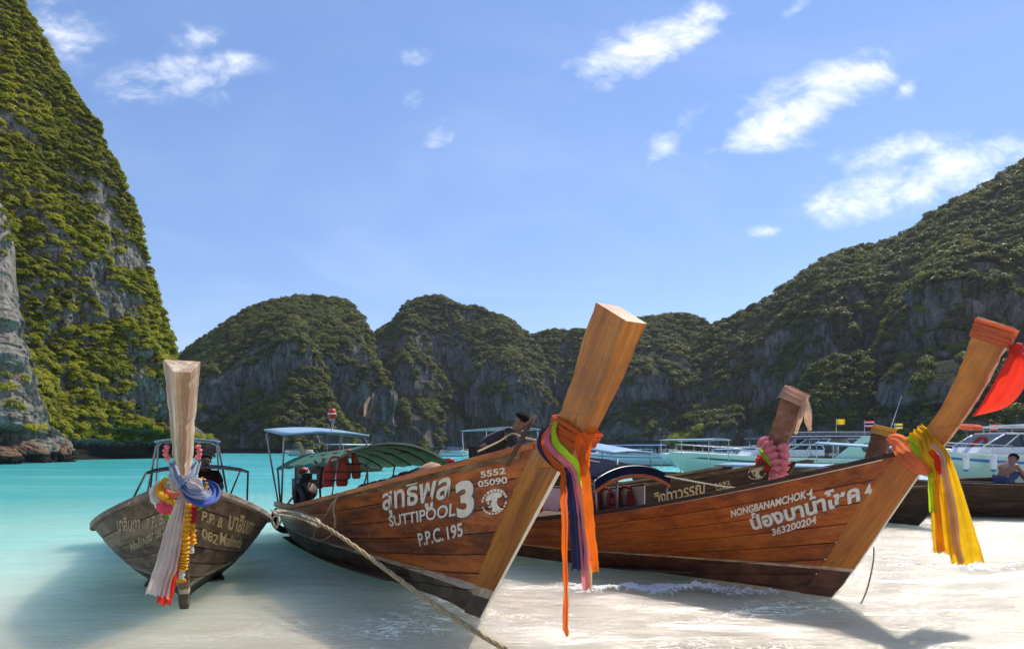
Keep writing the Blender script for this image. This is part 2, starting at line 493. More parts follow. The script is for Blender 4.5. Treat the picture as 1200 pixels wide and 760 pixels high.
    h3 = t.noise(t.mapping(v, (3.0, 6.0, 1), rot=(0, 0, .4)), 1.0, 5.0, .6, .8)
    hh = t.math('ADD', t.math('ADD', h1, t.math('MULTIPLY', h2, 2.4)), t.math('MULTIPLY', h3, .22))
    bump = t.node('ShaderNodeBump', ins={'Strength': .8, 'Distance': .17, 'Height': hh})
    t.l.new(bump.outputs[0], bs.inputs['Normal'])
    tr = t.node('ShaderNodeBsdfTransparent', ins={0: t.mix(milk, (.97, .99, .97), (.75, .95, .9))})
    body = t.node('ShaderNodeMixShader', ins={0: t.math('MAXIMUM', milk, t.math('MULTIPLY', foam, .92)), 1: tr.outputs[0], 2: bs.outputs[0]})
    gl = t.node('ShaderNodeBsdfGlossy', ins={'Color': (1, 1, 1, 1), 'Roughness': .10, 'Normal': bump.outputs[0]})
    fre = t.node('ShaderNodeFresnel', ins={'IOR': 1.30, 'Normal': bump.outputs[0]})
    mx = t.node('ShaderNodeMixShader', ins={0: t.math('MULTIPLY', t.math('MULTIPLY', fre.outputs[0], t.rng(d0, 4, 30, .26, .52)), t.math('SUBTRACT', 1.0, foam)), 1: body.outputs[0], 2: gl.outputs[0]})
    t.l.new(mx.outputs[0], out.inputs[0])
    x, y = polar(1.2, 1499, 330, -100, 100, 460)
    k = np.clip(1 - np.hypot(x, y) / 60, 0, 1) * sstep(2, 9, y - SH_A * x)
    z = k * (.030 * (fbm(np.stack([x * .9, y * 1.6, x * 0 + 1.7], -1), 3) - .5) + .06 * (fbm(np.stack([x * .25, y * .55, x * 0 + 5.1], -1), 2) - .5)) + .002 * (fbm(np.stack([x * .6, y * 1.2, x * 0 + 9.7], -1), 3) - .5)
    o = grid_mesh('sea', np.stack([x, y, z], -1), m)
    tag(o, 'turquoise bay water turning clear and pale at the beach', 'sea', kind='structure')
make_ground()


# ------------------------------------------------------------------ cliffs and hills
def bush_proto(name, n, leaf, mat, flat=.75, seed=1):
    """leafy clump of radius 1 made of n leaf sprays"""
    rg = np.random.default_rng(seed)
    d = rg.normal(size=(n, 3)); d /= np.linalg.norm(d, axis=1)[:, None]
    d[:, 2] = np.abs(d[:, 2]) * 1.0 - .22 * rg.random(n)
    lob = .68 + .5 * vnoise(d * 2.1 + seed * 3.1)
    c = d * (lob * (.72 + .32 * rg.random(n)))[:, None]
    c[:, 2] *= flat
    nrm = d + rg.normal(size=(n, 3)) * .34 + np.array([0, 0, .35]); nrm /= np.linalg.norm(nrm, axis=1)[:, None]
    t1 = np.cross(nrm, rg.normal(size=(n, 3))); t1 /= np.linalg.norm(t1, axis=1)[:, None]
    t2 = np.cross(nrm, t1)
    s = leaf * (.6 + .8 * rg.random(n))[:, None]
    A = c - t1 * s; B = c + t2 * s * .62 + nrm * s * .15; C = c + t1 * s; D = c - t2 * s * .62 + nrm * s * .15
    V = np.stack([A, B, C, D], 1).reshape(-1, 3)
    F = np.arange(4 * n).reshape(n, 4)
    me = bpy.data.meshes.new(name)
    me.from_pydata(V.tolist(), [], F.tolist()); me.materials.append(mat); me.update()
    return bpy.data.objects.new(name, me)


def scatter(name, pts, scl, protos, label):
    """uncountable greenery on a slope: one object, instanced clumps"""
    coll = bpy.data.collections.new(name + '_clumps')
    for p in protos: coll.objects.link(p)
    me = bpy.data.meshes.new(name)
    me.vertices.add(len(pts)); me.vertices.foreach_set('co', pts.astype(np.float32).ravel())
    a = me.attributes.new('scl', 'FLOAT', 'POINT'); a.data.foreach_set('value', scl.astype(np.float32))
    o = bpy.data.objects.new(name, me); COL.objects.link(o)
    ng = bpy.data.node_groups.new(name + '_scatter', 'GeometryNodeTree')
    ng.interface.new_socket('Geometry', in_out='INPUT', socket_type='NodeSocketGeometry')
    ng.interface.new_socket('Geometry', in_out='OUTPUT', socket_type='NodeSocketGeometry')
    N, Lk = ng.nodes, ng.links
    gi, go = N.new('NodeGroupInput'), N.new('NodeGroupOutput')
    ci = N.new('GeometryNodeCollectionInfo'); ci.inputs['Collection'].default_value = coll
    ci.inputs['Separate Children'].default_value = True; ci.inputs['Reset Children'].default_value = True
    ip = N.new('GeometryNodeInstanceOnPoints'); ip.inputs['Pick Instance'].default_value = True
    at = N.new('GeometryNodeInputNamedAttribute'); at.data_type = 'FLOAT'; at.inputs['Name'].default_value = 'scl'
    rv = N.new('FunctionNodeRandomValue'); rv.data_type = 'FLOAT_VECTOR'
    rv.inputs[0].default_value = (-.35, -.35, 0); rv.inputs[1].default_value = (.35, .35, 6.28)
    ri = N.new('FunctionNodeRandomValue'); ri.data_type = 'INT'; ri.inputs[4].default_value = 0; ri.inputs[5].default_value = len(protos) - 1
    Lk.new(gi.outputs[0], ip.inputs['Points']); Lk.new(ci.outputs[0], ip.inputs['Instance'])
    Lk.new(ri.outputs[2], ip.inputs['Instance Index']); Lk.new(rv.outputs[0], ip.inputs['Rotation']); Lk.new(at.outputs[0], ip.inputs['Scale'])
    Lk.new(ip.outputs[0], go.inputs[0])
    md = o.modifiers.new('scatter', 'NODES'); md.node_group = ng
    return tag(o, label, 'vegetation', kind='stuff')


def cliff(name, label, sil, Yc, Yb, nu, nv, amps, mat, veg=None, prof=2.0, undercut=None, terr=.3, seed=0, back=60, crest_damp=.74, step=0.0, lower=4.0, vmax=9999, walls=False):
    px = np.linspace(sil[0][0], sil[-1][0], nu)
    sx, sy = zip(*sil)
    py = np.interp(px, sx, sy) + lower
    k = np.ones(5) / 5; py = np.convolve(np.pad(py, 2, 'edge'), k, 'valid')
    dx = (px - CX) / FPX
    yc = np.interp(px, *zip(*Yc)); yb = np.interp(px, *zip(*Yb))
    zc = np.maximum(CAM_H + (HY - py) / FPX * yc, .5)
    v = np.linspace(0, 1, nv)[:, None]
    U = (px / 60.0)[None, :] + 0 * v
    q = np.stack([U * .9 + seed, v * 3.0 + 0 * U, U * 0 + seed * 1.7], -1)
    # ledges: the wall steps back where the noise says so
    h = v ** prof + terr * (fbm(q, 3) - .5) * np.sin(np.pi * np.clip(v, 0, 1))
    if walls:                                              # karst: wall, ledge, wall, rounded top
        w1 = (fbm(np.stack([U * .55 + seed, U * 0 + 1.3, U * 0], -1), 3) - .5) * .55; w2 = (fbm(np.stack([U * .7 + seed, U * 0 + 7.9, U * 0], -1), 3) - .5) * .30
        a, b_ = .34 + w1, .76 + w2
        led = .26 * fbm(np.stack([U * .8 + seed, U * 0 + 4.4, U * 0], -1), 2)
        h = .10 * v + led * sstep(a, a + .12, v) + .06 * sstep(a, b_, v) + (.84 - led) * np.clip((v - b_) / np.maximum(1 - b_, .05), 0, 1) ** 1.5 + terr * .25 * (fbm(q, 3) - .5) * np.sin(np.pi * v)
    if step:
        w_ = v * 4.2 + 1.6 * fbm(q * .7 + 9, 2)
        h = h * (1 - step) + step * (np.floor(w_) + sstep(.35, 1.0, w_ - np.floor(w_))) / 5.2
    h = np.clip(h, -.25, 1.2)
    Y = yb[None, :] + (yc - yb)[None, :] * h
    ang = ((zc - CAM_H) / yc)[None, :]                     # no ledge may rise above the skyline
    z = (CAM_H + Y * ang * v) * v + (1 - v) * (-2 + 3.6 * v)
    # back of the hill
    nb = 8
    vb = np.linspace(0, 1, nb + 1)[1:, None]
    Yk = yc[None, :] + back * vb; zk = zc[None, :] * (1 - vb ** 1.5) - 3 * vb
    Y = np.concatenate([Y, Yk]); z = np.concatenate([z, zk]); vv = np.concatenate([v, 1 + vb])
    P = np.stack([dx[None, :] * Y, Y, z], -1)
    gu = np.gradient(P, axis=1); gv = np.gradient(P, axis=0)
    n = np.cross(gu, gv); n /= np.linalg.norm(n, axis=-1)[..., None] + 1e-9
    disp = 0
    for i, (L, A, zs, rid) in enumerate(amps):
        s = P / np.array([L, L, L * zs]) + seed * 7.7 + i * 13.1
        f = fbm(s, 3)
        if rid: f = 1 - np.abs(2 * f - 1) * 1.6
        disp = disp + A * (f - .5) * 2
    damp = 1 - crest_damp * sstep(.62, .98, vv)
    damp = np.where(vv > 1.0, .2, damp)
    n[..., 2] *= .45
    P = P + n * (disp * damp)[..., None]
    if undercut is not None:
        uh, ud, ux0, ux1 = undercut
        k = sstep(ux0 - 14, ux0 + 6, px)[None, :] * (1 - sstep(ux1, ux1 + 12, px))[None, :] * (1 - sstep(uh * .82, uh * 1.12, P[..., 2] + .8 * (fbm(P / 3.0, 2) - .5)))
        P[..., 1] += ud * k
    o = grid_mesh(name, P, mat, smooth=False)
    tag(o, label, 'cliff', kind='structure')
    if veg:
        gu = np.gradient(P, axis=1); gv = np.gradient(P, axis=0)
        cr = np.cross(gu, gv); area = np.linalg.norm(cr, axis=-1); n = cr / (area[..., None] + 1e-9)
        K, bias, sc, protos, vlabel, zmin = veg; slope = 1.7 if walls else .8
        g = fbm(P / (sc * 9) + seed, 4)
        big = fbm(P / (sc * 26) + seed + 4, 2)
        m = sstep(.0, .24, n[..., 2] * slope - .45 * (slope - .8) + (g - .5) * 1.7 + (big - .5) * 1.1 + bias + .4 * sstep(.80, 1.0, vv)) * (P[..., 2] > zmin) * (vv < 1.12) * (n[..., 2] > -.35) * (px < vmax)[None, :]
        w = (m * area).ravel(); w /= w.sum()
        pick = nrng.choice(len(w), size=K, p=w)
        pts = P.reshape(-1, 3)[pick] + nrng.normal(size=(K, 3)) * sc * .25
        nn = n.reshape(-1, 3)[pick]
        s = sc * np.exp(nrng.normal(size=K) * (.6 if walls else .5)) * (.6 + .7 * g.ravel()[pick])
        s = np.minimum(s, sc * (2.6 if walls else 1.6))
        pts = pts + nn * (s * .25)[:, None]
        scatter('cliff_vegetation', pts, s, protos, vlabel)
    return o


leaf_near = leaf_material('leaf_near', (.052, .078, .012), (.270, .288, .020), (.500, .468, .036))
leaf_far = leaf_material('leaf_far', (.036, .054, .016), (.110, .130, .024), (.230, .230, .038))
near_protos = [bush_proto('bush_clump', 260, .15, leaf_near, .8, s) for s in (1, 2, 3)] + [bush_proto('bush_clump', 220, .17, leaf_near, .5, 4)]
far_protos = [bush_proto('tree_clump', 150, .20, leaf_far, .8, s) for s in (11, 12, 13)]
rock_near = rock_material('limestone_near', 2.2, [(.055, .05, .05), (.22, .20, .185), (.40, .37, .34)], (.075, .085, .020), (.35, .7), .55, 2.6)
rock_far = rock_material('limestone_far', 7.0, [(.022, .021, .023), (.105, .098, .095), (.29, .265, .24)], (.050, .060, .018), (.50, .78), .35, 2.4)

rock_buttress_m = rock_material('limestone_buttress', 1.6, [(.06, .055, .05), (.26, .235, .20), (.46, .41, .35)], (.09, .10, .022), (.75, 1.05), .9, 1.2)
rock_boulder_m = rock_material('brown_boulder', .8, [(.05, .03, .02), (.18, .10, .065), (.34, .21, .14)], (.08, .09, .02), (.9, 1.2), .5, .4)
near_amps = [(30, 3.0, 1.6, True), (9, 1.5, 1.6, False), (3.2, 1.0, 1.5, True), (1.1, .42, 1.2, True)]
far_amps = [(80, 20, 2.6, True), (30, 8, 3.2, False), (11, 4.2, 5.0, True), (4.2, 1.8, 4.0, True)]

cliff('left_cliff', 'steep limestone cliff overgrown with bright green bushes above a dark undercut at the water', 
      [(-420, -520), (-150, -260), (-60, -120), (20, -2), (45, 42), (62, 76), (78, 96), (98, 128), (112, 142), (116, 168), (130, 190), (148, 236), (160, 262), (163, 292), (172, 322), (183, 352), (190, 376), (202, 398), (207, 420), (208, 450), (209, 500), (210, 560)],
      [(-420, 120), (0, 118), (160, 128), (210, 134)], [(-420, 55), (0, 82), (60, 96), (180, 112), (200, 122), (210, 132)], 560, 520, near_amps, rock_near,
      (30000, .04, .62, near_protos, 'bright green bushes and creepers clinging to the cliff on the left of the bay', 3.0),
      prof=1.15, undercut=(5.0, 20.0, 70, 207), terr=.14, seed=3, back=50, vmax=200)
cliff('centre_hill', 'rounded limestone dome with green top and bare grey wall in the middle of the bay',
      [(196, 540), (204, 470), (214, 425), (228, 412), (246, 398), (262, 390), (275, 378), (300, 362), (320, 351), (345, 346), (375, 344), (400, 350), (417, 365), (429, 385), (435, 410), (439, 445), (443, 485), (449, 525), (455, 548)],
      [(196, 420), (455, 430)], [(196, 395), (250, 350), (300, 318), (345, 300), (375, 322), (410, 352), (455, 412)], 420, 380, far_amps, rock_far,
      (12000, -.44, 1.3, far_protos, 'green trees covering the rounded dome in the middle of the bay', 2.0), prof=2.2, terr=.5, seed=8, back=90, walls=True)
cliff('middle_hill', 'grey limestone massif with a knobbed summit behind the boats',
      [(428, 548), (437, 450), (441, 408), (446, 392), (454, 383), (468, 378), (476, 364), (480, 354), (492, 348), (510, 347), (530, 356), (545, 362), (556, 361), (570, 368), (590, 372), (604, 384), (618, 396), (628, 392), (650, 388), (680, 388), (700, 392), (735, 384), (748, 374), (770, 371), (800, 369), (820, 374), (835, 384), (850, 392), (880, 420), (905, 545)],
      [(425, 500), (640, 520), (905, 480)], [(425, 478), (480, 405), (515, 450), (555, 470), (600, 412), (630, 455), (665, 478), (715, 430), (762, 402), (800, 440), (850, 472), (905, 470)], 760, 400, far_amps, rock_far,
      (18000, -.50, 1.3, far_protos, 'dull green trees on the ledges of the limestone massif', 2.0), prof=1.6, terr=.55, seed=21, back=120, walls=True)
cliff('right_hill', 'long dark wooded ridge climbing to the right in shadow',
      [(805, 540), (822, 400), (838, 384), (850, 374), (880, 360), (905, 345), (930, 328), (965, 308), (990, 296), (1012, 290), (1030, 286), (1060, 275), (1085, 262), (1110, 245), (1128, 230), (1150, 222), (1175, 206), (1200, 194), (1260, 160), (1400, 90), (1600, 80), (1800, 200)],
      [(805, 470), (1000, 430), (1200, 380), (1800, 300)], [(805, 420), (860, 372), (905, 362), (960, 300), (1000, 310), (1050, 300), (1110, 236), (1200, 222), (1800, 140)], 760, 440, far_amps, rock_far,
      (28000, -.08, 1.5, far_protos, 'dark shaded forest covering the ridge on the right', 2.0), prof=1.25, terr=.5, seed=37, back=120, walls=True)
cliff('rock_outcrop', 'small limestone outcrop with a sunlit green top in front of the dark ridge',
      [(925, 545), (944, 470), (950, 440), (962, 425), (985, 415), (1005, 418), (1020, 428), (1026, 445), (1034, 500), (1045, 545)],
      [(925, 280), (1045, 275)], [(925, 262), (1045, 258)], 150, 200, [(30, 5, 1.8, True), (11, 2.2, 2.2, True), (4, .9, 1.6, False)], rock_far,
      (900, -.1, 2.0, far_protos, 'sunlit green trees capping the small outcrop', 8.0), prof=2.6, terr=.3, seed=52, back=25)
cliff('rock_spur', 'dark rock spur with wooded crest standing out from the ridge on the right',
      [(1030, 545), (1036, 430), (1042, 380), (1056, 352), (1075, 332), (1095, 322), (1112, 328), (1118, 345), (1122, 400), (1150, 545)],
      [(1030, 315), (1150, 290)], [(1030, 285), (1150, 262)], 160, 260, [(40, 7, 1.8, True), (14, 3, 2.2, True), (5, 1.1, 1.6, False)], rock_far,
      (1700, -.1, 2.1, far_protos, 'wooded crest of the dark rock spur', 20.0), prof=2.4, terr=.3, seed=63, back=45)


# bright trees on the little beach at the foot of the massif
beach_protos = [bush_proto('beach_tree_clump', 520, .11, leaf_near, .85, s) for s in (21, 22, 23)]
K = 150
tx = nrng.uniform(782, 912, K); ty = nrng.uniform(372, 398, K)
tz = np.abs(nrng.normal(size=K)) * 6.0 + 2.0
tz *= .55 + .5 * np.sin((tx - 782) / 21.0) ** 2
scatter('beach_trees', np.stack([(tx - CX) / FPX * ty, ty, tz], -1), nrng.uniform(3.0, 6.0, K), beach_protos, 'bright green trees along the small beach under the massif')

cliff('rock_buttress', 'bare grey and rust streaked limestone buttress at the end of the left cliff',
      [(-260, -40), (-120, 150), (-40, 205), (-5, 236), (6, 262), (13, 300), (17, 350), (23, 400), (29, 445), (31, 480), (27, 510), (33, 545)],
      [(-260, 92), (33, 88)], [(-260, 66), (0, 74), (33, 84)], 240, 420, [(14, 2.2, 2.4, True), (5, 1.3, 3.0, True), (1.8, .6, 2.2, True), (.7, .22, 1.5, True)], rock_buttress_m,
      (260, -.55, .6, near_protos, 'sparse green tufts on the bare rock buttress', 4.0), prof=1.5, terr=.2, seed=71, back=30, undercut=(4.2, 4.0, -200, 24))


def boulder(px, py, Y, r, seed, label):
    n, m_ = 26, 36
    th = np.linspace(0, np.pi, n)[:, None]; ph = np.linspace(0, 2 * np.pi, m_)[None, :]
    d = np.stack([np.sin(th) * np.cos(ph), np.sin(th) * np.sin(ph), np.cos(th) + 0 * ph], -1)
    k = .7 + .5 * fbm(d * 1.6 + seed, 2) + .25 * (fbm(d * 5 + seed, 3) - .5)
    P = d * k[..., None] * np.array(r)
    o = grid_mesh('boulder', P, rock_boulder_m, smooth=False)
    w = pix(px, py, Y); o.location = (w.x, w.y, r[2] * .35)
    return tag(o, label, 'boulder', 'boulders at the foot of the left cliff')
boulder(4, 540, 73, (1.9, 1.6, 1.5), 3, 'brown boulder at the waterline, right under the bare buttress')
boulder(30, 536, 80, (2.6, 2.0, 1.9), 7, 'broad reddish boulder between the buttress and the dark undercut')
boulder(52, 537, 84, (1.6, 1.4, 1.2), 12, 'small round boulder beside the broad reddish one')
boulder(68, 537, 86, (1.8, 1.4, 1.8), 17, 'upright boulder at the mouth of the dark undercut')


# ------------------------------------------------------------------ longtail boats
def hull_pt(P, s, t):
    """outer hull surface; s 0 stern..1 stem, t 0 keel..1 sheer; returns x, half-breadth, z in boat space"""
    s = np.asarray(s, float); t = np.asarray(t, float)
    sm = P['sm']
    fore = s > sm
    u = np.where(fore, (s - sm) / (1 - sm), (sm - s) / sm)
    B = P['B'] / 2
    b = np.where(fore, B * (1 - u ** P['pb']) + .045 * u, B * (1 - (1 - P['tb']) * u ** 2))
    zs = np.where(fore, P['Hm'] + (P['Hb'] - P['Hm']) * u ** P['ps'], P['Hm'] + (P['Hs'] - P['Hm']) * u ** 2)
    zk = np.where(fore, -P['dr'] * (1 - u ** 2.5), -P['dr'] * (1 - .6 * u ** 2))
    sm_ = u * u * (3 - 2 * u)
    e = np.where(fore, .42 + P.get('eb', .48) * sm_, .42)
    y = b * np.maximum(t, 1e-6) ** e; z = zk + (zs - zk) * t
    xr = P['rx0'] + (P['rx1'] - P['rx0']) * t
    xs = -P['L'] - .25 * t
    return np.stack([xs + (xr - xs) * s, y, z], -1)


def hull_off(P, s, t, side, off):
    """hull point on a side, moved off the surface by off metres (positive outwards)"""
    e = 1e-3
    p = hull_pt(P, s, t)
    s2 = np.clip(s, e, 1 - e); t2 = np.clip(t, .02, 1 - e)
    du = hull_pt(P, s2 + e, t2) - hull_pt(P, s2 - e, t2); dv = hull_pt(P, s2, t2 + e) - hull_pt(P, s2, t2 - e)
    n = np.cross(dv, du); n /= np.linalg.norm(n, axis=-1)[..., None] + 1e-12
    n = np.where(n[..., 1:2] < 0, -n, n)
    p = p + n * np.asarray(off)[..., None] if np.ndim(off) else p + n * off
    return p * np.array([1, side, 1])


def curve_pts(pts, n):
    """smooth path through points (Catmull-Rom)"""
    P = [Vector(p) for p in pts]; P = [P[0] * 2 - P[1]] + P + [P[-1] * 2 - P[-2]]
    out = []; m = len(P) - 3
    for i in range(n):
        u = i / (n - 1) * m; k = min(int(u), m - 1); t = u - k
        a, b, c, d = P[k:k + 4]
        out.append(0.5 * ((2 * b) + (c - a) * t + (2 * a - 5 * b + 4 * c - d) * t * t + (3 * b - a - 3 * c + d) * t ** 3))
    return out


class Boat:
    def __init__(self, name, label, foot, ang, P, group):
        self.P = P; self.foot = Vector((foot[0], foot[1], P.get('z0', 0.0))); self.ang = R(ang)
        self.root = empty(name, self.foot, self.ang, label, 'boat', group)
        self.mw = Matrix.Translation(self.foot) @ Matrix.Rotation(self.ang, 4, 'Z')
    def world(self, x, y, z): return self.mw @ Vector((x, y, z))
    def local(self, w): return self.mw.inverted() @ Vector(w)
    def plane(self, px, py, yoff=0.0):
        """point of the vertical lengthwise plane y = yoff that is seen at a photo pixel, in boat space"""
        o = self.local((0, 0, CAM_H)); d = self.mw.inverted().to_3x3() @ Vector(((px - CX) / FPX, 1.0, (HY - py) / FPX))
        k = (yoff - o.y) / d.y
        return o + d * k
    def st(self, px, py, side):
        """hull parameters (s, t) seen at a photo pixel"""
        s, t = .8, .6
        def pr(s, t):
            q = hull_pt(self.P, s, t); w = self.world(q[0], q[1] * side, q[2])
            return np.array([CX + FPX * w.x / w.y, HY - (w.z - CAM_H) * FPX / w.y])
        tgt = np.array([px, py])
        for _ in range(60):
            f = pr(s, t) - tgt
            if abs(f).max() < .02: break
            J = np.stack([(pr(s + 1e-4, t) - pr(s, t)) / 1e-4, (pr(s, t + 1e-4) - pr(s, t)) / 1e-4], 1)
            ds = np.linalg.solve(J, f)
            s = float(np.clip(s - .7 * ds[0], .02, .999)); t = float(np.clip(t - .7 * ds[1], .03, .999))
        return s, t

    def planks(self, n, mat, thick=.022, ns=30, gap=.0035):
        P = self.P
        tb = [(i / n) ** 1.35 for i in range(n + 1)]
        for side in (-1, 1):
            for i in range(n):
                t0 = tb[i] + (gap if i else 0); t1 = tb[i + 1] - (gap if i < n - 1 else 0)
                s = np.linspace(0, 1, ns)
                tm = np.array([t0, t0 + (t1 - t0) * .04, (t0 + t1) / 2, t1 - (t1 - t0) * .04, t1])
                prof = np.array([-.004, 0, .0015, 0, -.004])
                S, T = np.meshgrid(s, tm, indexing='ij')
                jit = (vnoise(np.stack([S * 6 + i * 5.1, S * 0 + side * 3.3, S * 0 + 2.2], -1)) - .5) * .006
                out = hull_off(P, S, T, side, jit + prof[None, :])
                inn = hull_off(P, S[:, [0, 4]], T[:, [0, 4]], side, -thick)
                rings = [[out[k, j] for j in range(5)] + [inn[k, 1], inn[k, 0]] for k in range(ns)]
                o = MB().loft([r if side < 0 else r[::-1] for r in rings]).build('plank', mat, self.root, smooth=False)
                me = o.data
        return self

    def shell(self, mat, off=-.03):
        for side in (-1, 1):
            S, T = np.meshgrid(np.linspace(0, .985, 30), np.linspace(.0, .985, 10) ** 1.3, indexing='ij')
            g = hull_off(self.P, S, T, side, off)
            g[:, 0, 1] = 0
            grid_mesh('inner_lining', g, mat, self.root)
        # transom
        T = np.linspace(0, 1, 9) ** 1.3
        a = hull_pt(self.P, T * 0, T)
        ring = [(q[0], -q[1], q[2]) for q in a] + [(q[0], q[1], q[2]) for q in a[::-1]]
        ring2 = [(x - .03, y, z) for x, y, z in ring]
        MB().loft([ring, ring2]).build('transom', mat, self.root)

    def rails(self, mat, w=.055, h=.05, out=.012, s1=.998, name='gunwale'):
        for side in (-1, 1):
            s = np.linspace(0, s1, 36)
            p = hull_off(self.P, s, s * 0 + 1.0, side, 0.0)
            rings = []
            for q in p:
                y0 = abs(q[1]) + out; y1 = max(.004, abs(q[1]) - w + out)
                rings.append([(q[0], side * y0, q[2] - h * .55), (q[0], side * y0, q[2] + h * .45), (q[0], side * y1, q[2] + h * .45), (q[0], side * y1, q[2] - h * .55)])
            MB().loft([r if side < 0 else r[::-1] for r in rings]).build(name, mat, self.root, bevel=.006)

    def rub(self, mat, t0, t1, off=.012, s0=.0, s1=.985, name='rubbing_strake'):
        for side in (-1, 1):
            s = np.linspace(s0, s1, 40)
            a = hull_off(self.P, s, s * 0 + t0, side, .0); b = hull_off(self.P, s, s * 0 + t1, side, .0)
            c = hull_off(self.P, s, s * 0 + t1, side, off); d = hull_off(self.P, s, s * 0 + t0, side, off)
            rings = [[a[k], b[k], c[k], d[k]] for k in range(len(s))]
            MB().loft([r if side > 0 else r[::-1] for r in rings]).build(name, mat, self.root)

    def inside(self, mat, thwarts=(.25, .4, .55, .68), deck=(.80, .985), ribs=9):
        P = self.P
        for s in np.linspace(.12, .78, ribs):
            for side in (-1, 1):
                T = np.linspace(.02, .93, 9)
                a = hull_off(P, T * 0 + s, T, side, -.035); b = hull_off(P, T * 0 + s, T, side, -.085)
                rings = [[a[k] + (-.025, 0, 0), a[k] + (.025, 0, 0), b[k] + (.025, 0, 0), b[k] + (-.025, 0, 0)] for k in range(9)]
                MB().loft(rings).build('rib', mat, self.root)
        for s in thwarts:
            q = hull_pt(P, s, .62)
            MB().box((q[0], 0, q[2]), (.26, 2 * q[1] - .08, .035)).build('thwart', mat, self.root, bevel=.005)
        n = 7
        for i in range(n):     # foredeck boards
            s = np.array([deck[0] + (deck[1] - deck[0]) * (i + .03) / n, deck[0] + (deck[1] - deck[0]) * (i + .97) / n])
            q = hull_pt(P, s, s * 0 + .93)
            y = np.maximum(q[:, 1] - .05, .01)
            rings = [[(q[k, 0], -y[k], q[k, 2] - .02), (q[k, 0], y[k], q[k, 2] - .02), (q[k, 0], y[k], q[k, 2]), (q[k, 0], -y[k], q[k, 2])] for k in (0, 1)]
            MB().loft(rings).build('deck_board', mat, self.root)
        for j in range(5):
            y = (j - 2) * .17
            s = np.linspace(.08, .8, 10); q = hull_pt(P, s, s * 0 + .18)
            rings = [[(p[0], y - .08, p[2]), (p[0], y + .08, p[2]), (p[0], y + .08, p[2] + .02), (p[0], y - .08, p[2] + .02)] for p in q]
            MB().loft(rings).build('floor_board', mat, self.root)

    def stem(self, front, back, wf, wb, mat, name='stem', edge=None):
        """front/back: matching lists of (x, z); wf/wb: half-widths"""
        rings = []; m = len(front) - 1; N = 26; rg = random.Random(len(name) + int(abs(front[-1][0]) * 1000))
        F_ = curve_pts([(p[0], 0, p[1]) for p in front], N) if m > 1 else [Vector((front[0][0], 0, front[0][1])).lerp(Vector((front[1][0], 0, front[1][1])), k / (N - 1)) for k in range(N)]
        K_ = curve_pts([(p[0], 0, p[1]) for p in back], N) if m > 1 else [Vector((back[0][0], 0, back[0][1])).lerp(Vector((back[1][0], 0, back[1][1])), k / (N - 1)) for k in range(N)]
        j = lambda: rg.gauss(0, .0022) - (.010 if rg.random() < .06 else 0)      # adze marks and knocked edges
        for k in range(N):
            u = k / (N - 1)
            a = float(np.interp(u, np.linspace(0, 1, m + 1), wf)); b = float(np.interp(u, np.linspace(0, 1, m + 1), wb))
            f, q = F_[k], K_[k]
            rings.append([(q.x - j(), -b - j(), q.z), (f.x + j(), -a - j(), f.z), (f.x + j(), a + j(), f.z), (q.x - j(), b + j(), q.z)])
        o = MB().loft(rings).build(name, mat, self.root, bevel=.007)
        if edge:  # pale strip: sunlight on the stem's front edge, put in as colour
            rings = [[(fx - .002, -a + .001, fz), (fx + .006, -a + .002, fz), (fx + .006, a - .002, fz), (fx - .002, a - .001, fz)] for (fx, fz), a in zip(front, wf)]
            MB().loft(rings).build('sunlit_stem_edge', edge, self.root)
        return o

    def lettering(self, body, p0, p1, ptop, side, mat, offset=0.0, shear=0.0, lift=.004, name='lettering', spacing=1.0, shadow=None, shadow_d=(.035, -.035)):
        """paint text on the hull: p0, p1 the ends of its base line, ptop the top of its first letter (photo pixels)"""
        cu = bpy.data.curves.new('text', 'FONT'); cu.body = body; cu.size = 1.0; cu.offset = offset; cu.space_character = spacing
        cu.resolution_u = 4
        to = bpy.data.objects.new('text', cu); COL.objects.link(to)
        dg = bpy.context.evaluated_depsgraph_get()
        me = bpy.data.meshes.new_from_object(to.evaluated_get(dg))
        bpy.data.objects.remove(to)
        return self.decal(me, p0, p1, ptop, side, mat, lift, name, shadow, shadow_d)

    def decal(self, me, p0, p1, ptop, side, mat, lift=.004, name='lettering', shadow=None, shadow_d=(.035, -.035), cap=.73):
        co = np.array([v.co[:] for v in me.vertices])
        if not len(co): return None
        x0, x1 = co[:, 0].min(), co[:, 0].max()
        a = np.array(self.st(*p0, side)); b = np.array(self.st(*p1, side)); c = np.array(self.st(*ptop, side))
        faces = [tuple(p.vertices) for p in me.polygons]
        def place(dx, dy, mt, lf, nm):
            u = (co[:, 0] - x0) / (x1 - x0) + dx / (x1 - x0); v = co[:, 1] / cap + dy / cap
            st = a[None] + u[:, None] * (b - a)[None] + v[:, None] * (c - a)[None]
            p = hull_off(self.P, np.clip(st[:, 0], 0, 1), np.clip(st[:, 1], .02, 1), side, lf)
            return mesh_obj(nm, p, faces, mt, self.root)
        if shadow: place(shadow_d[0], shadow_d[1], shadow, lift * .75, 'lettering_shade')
        return place(0, 0, mat, lift, name)


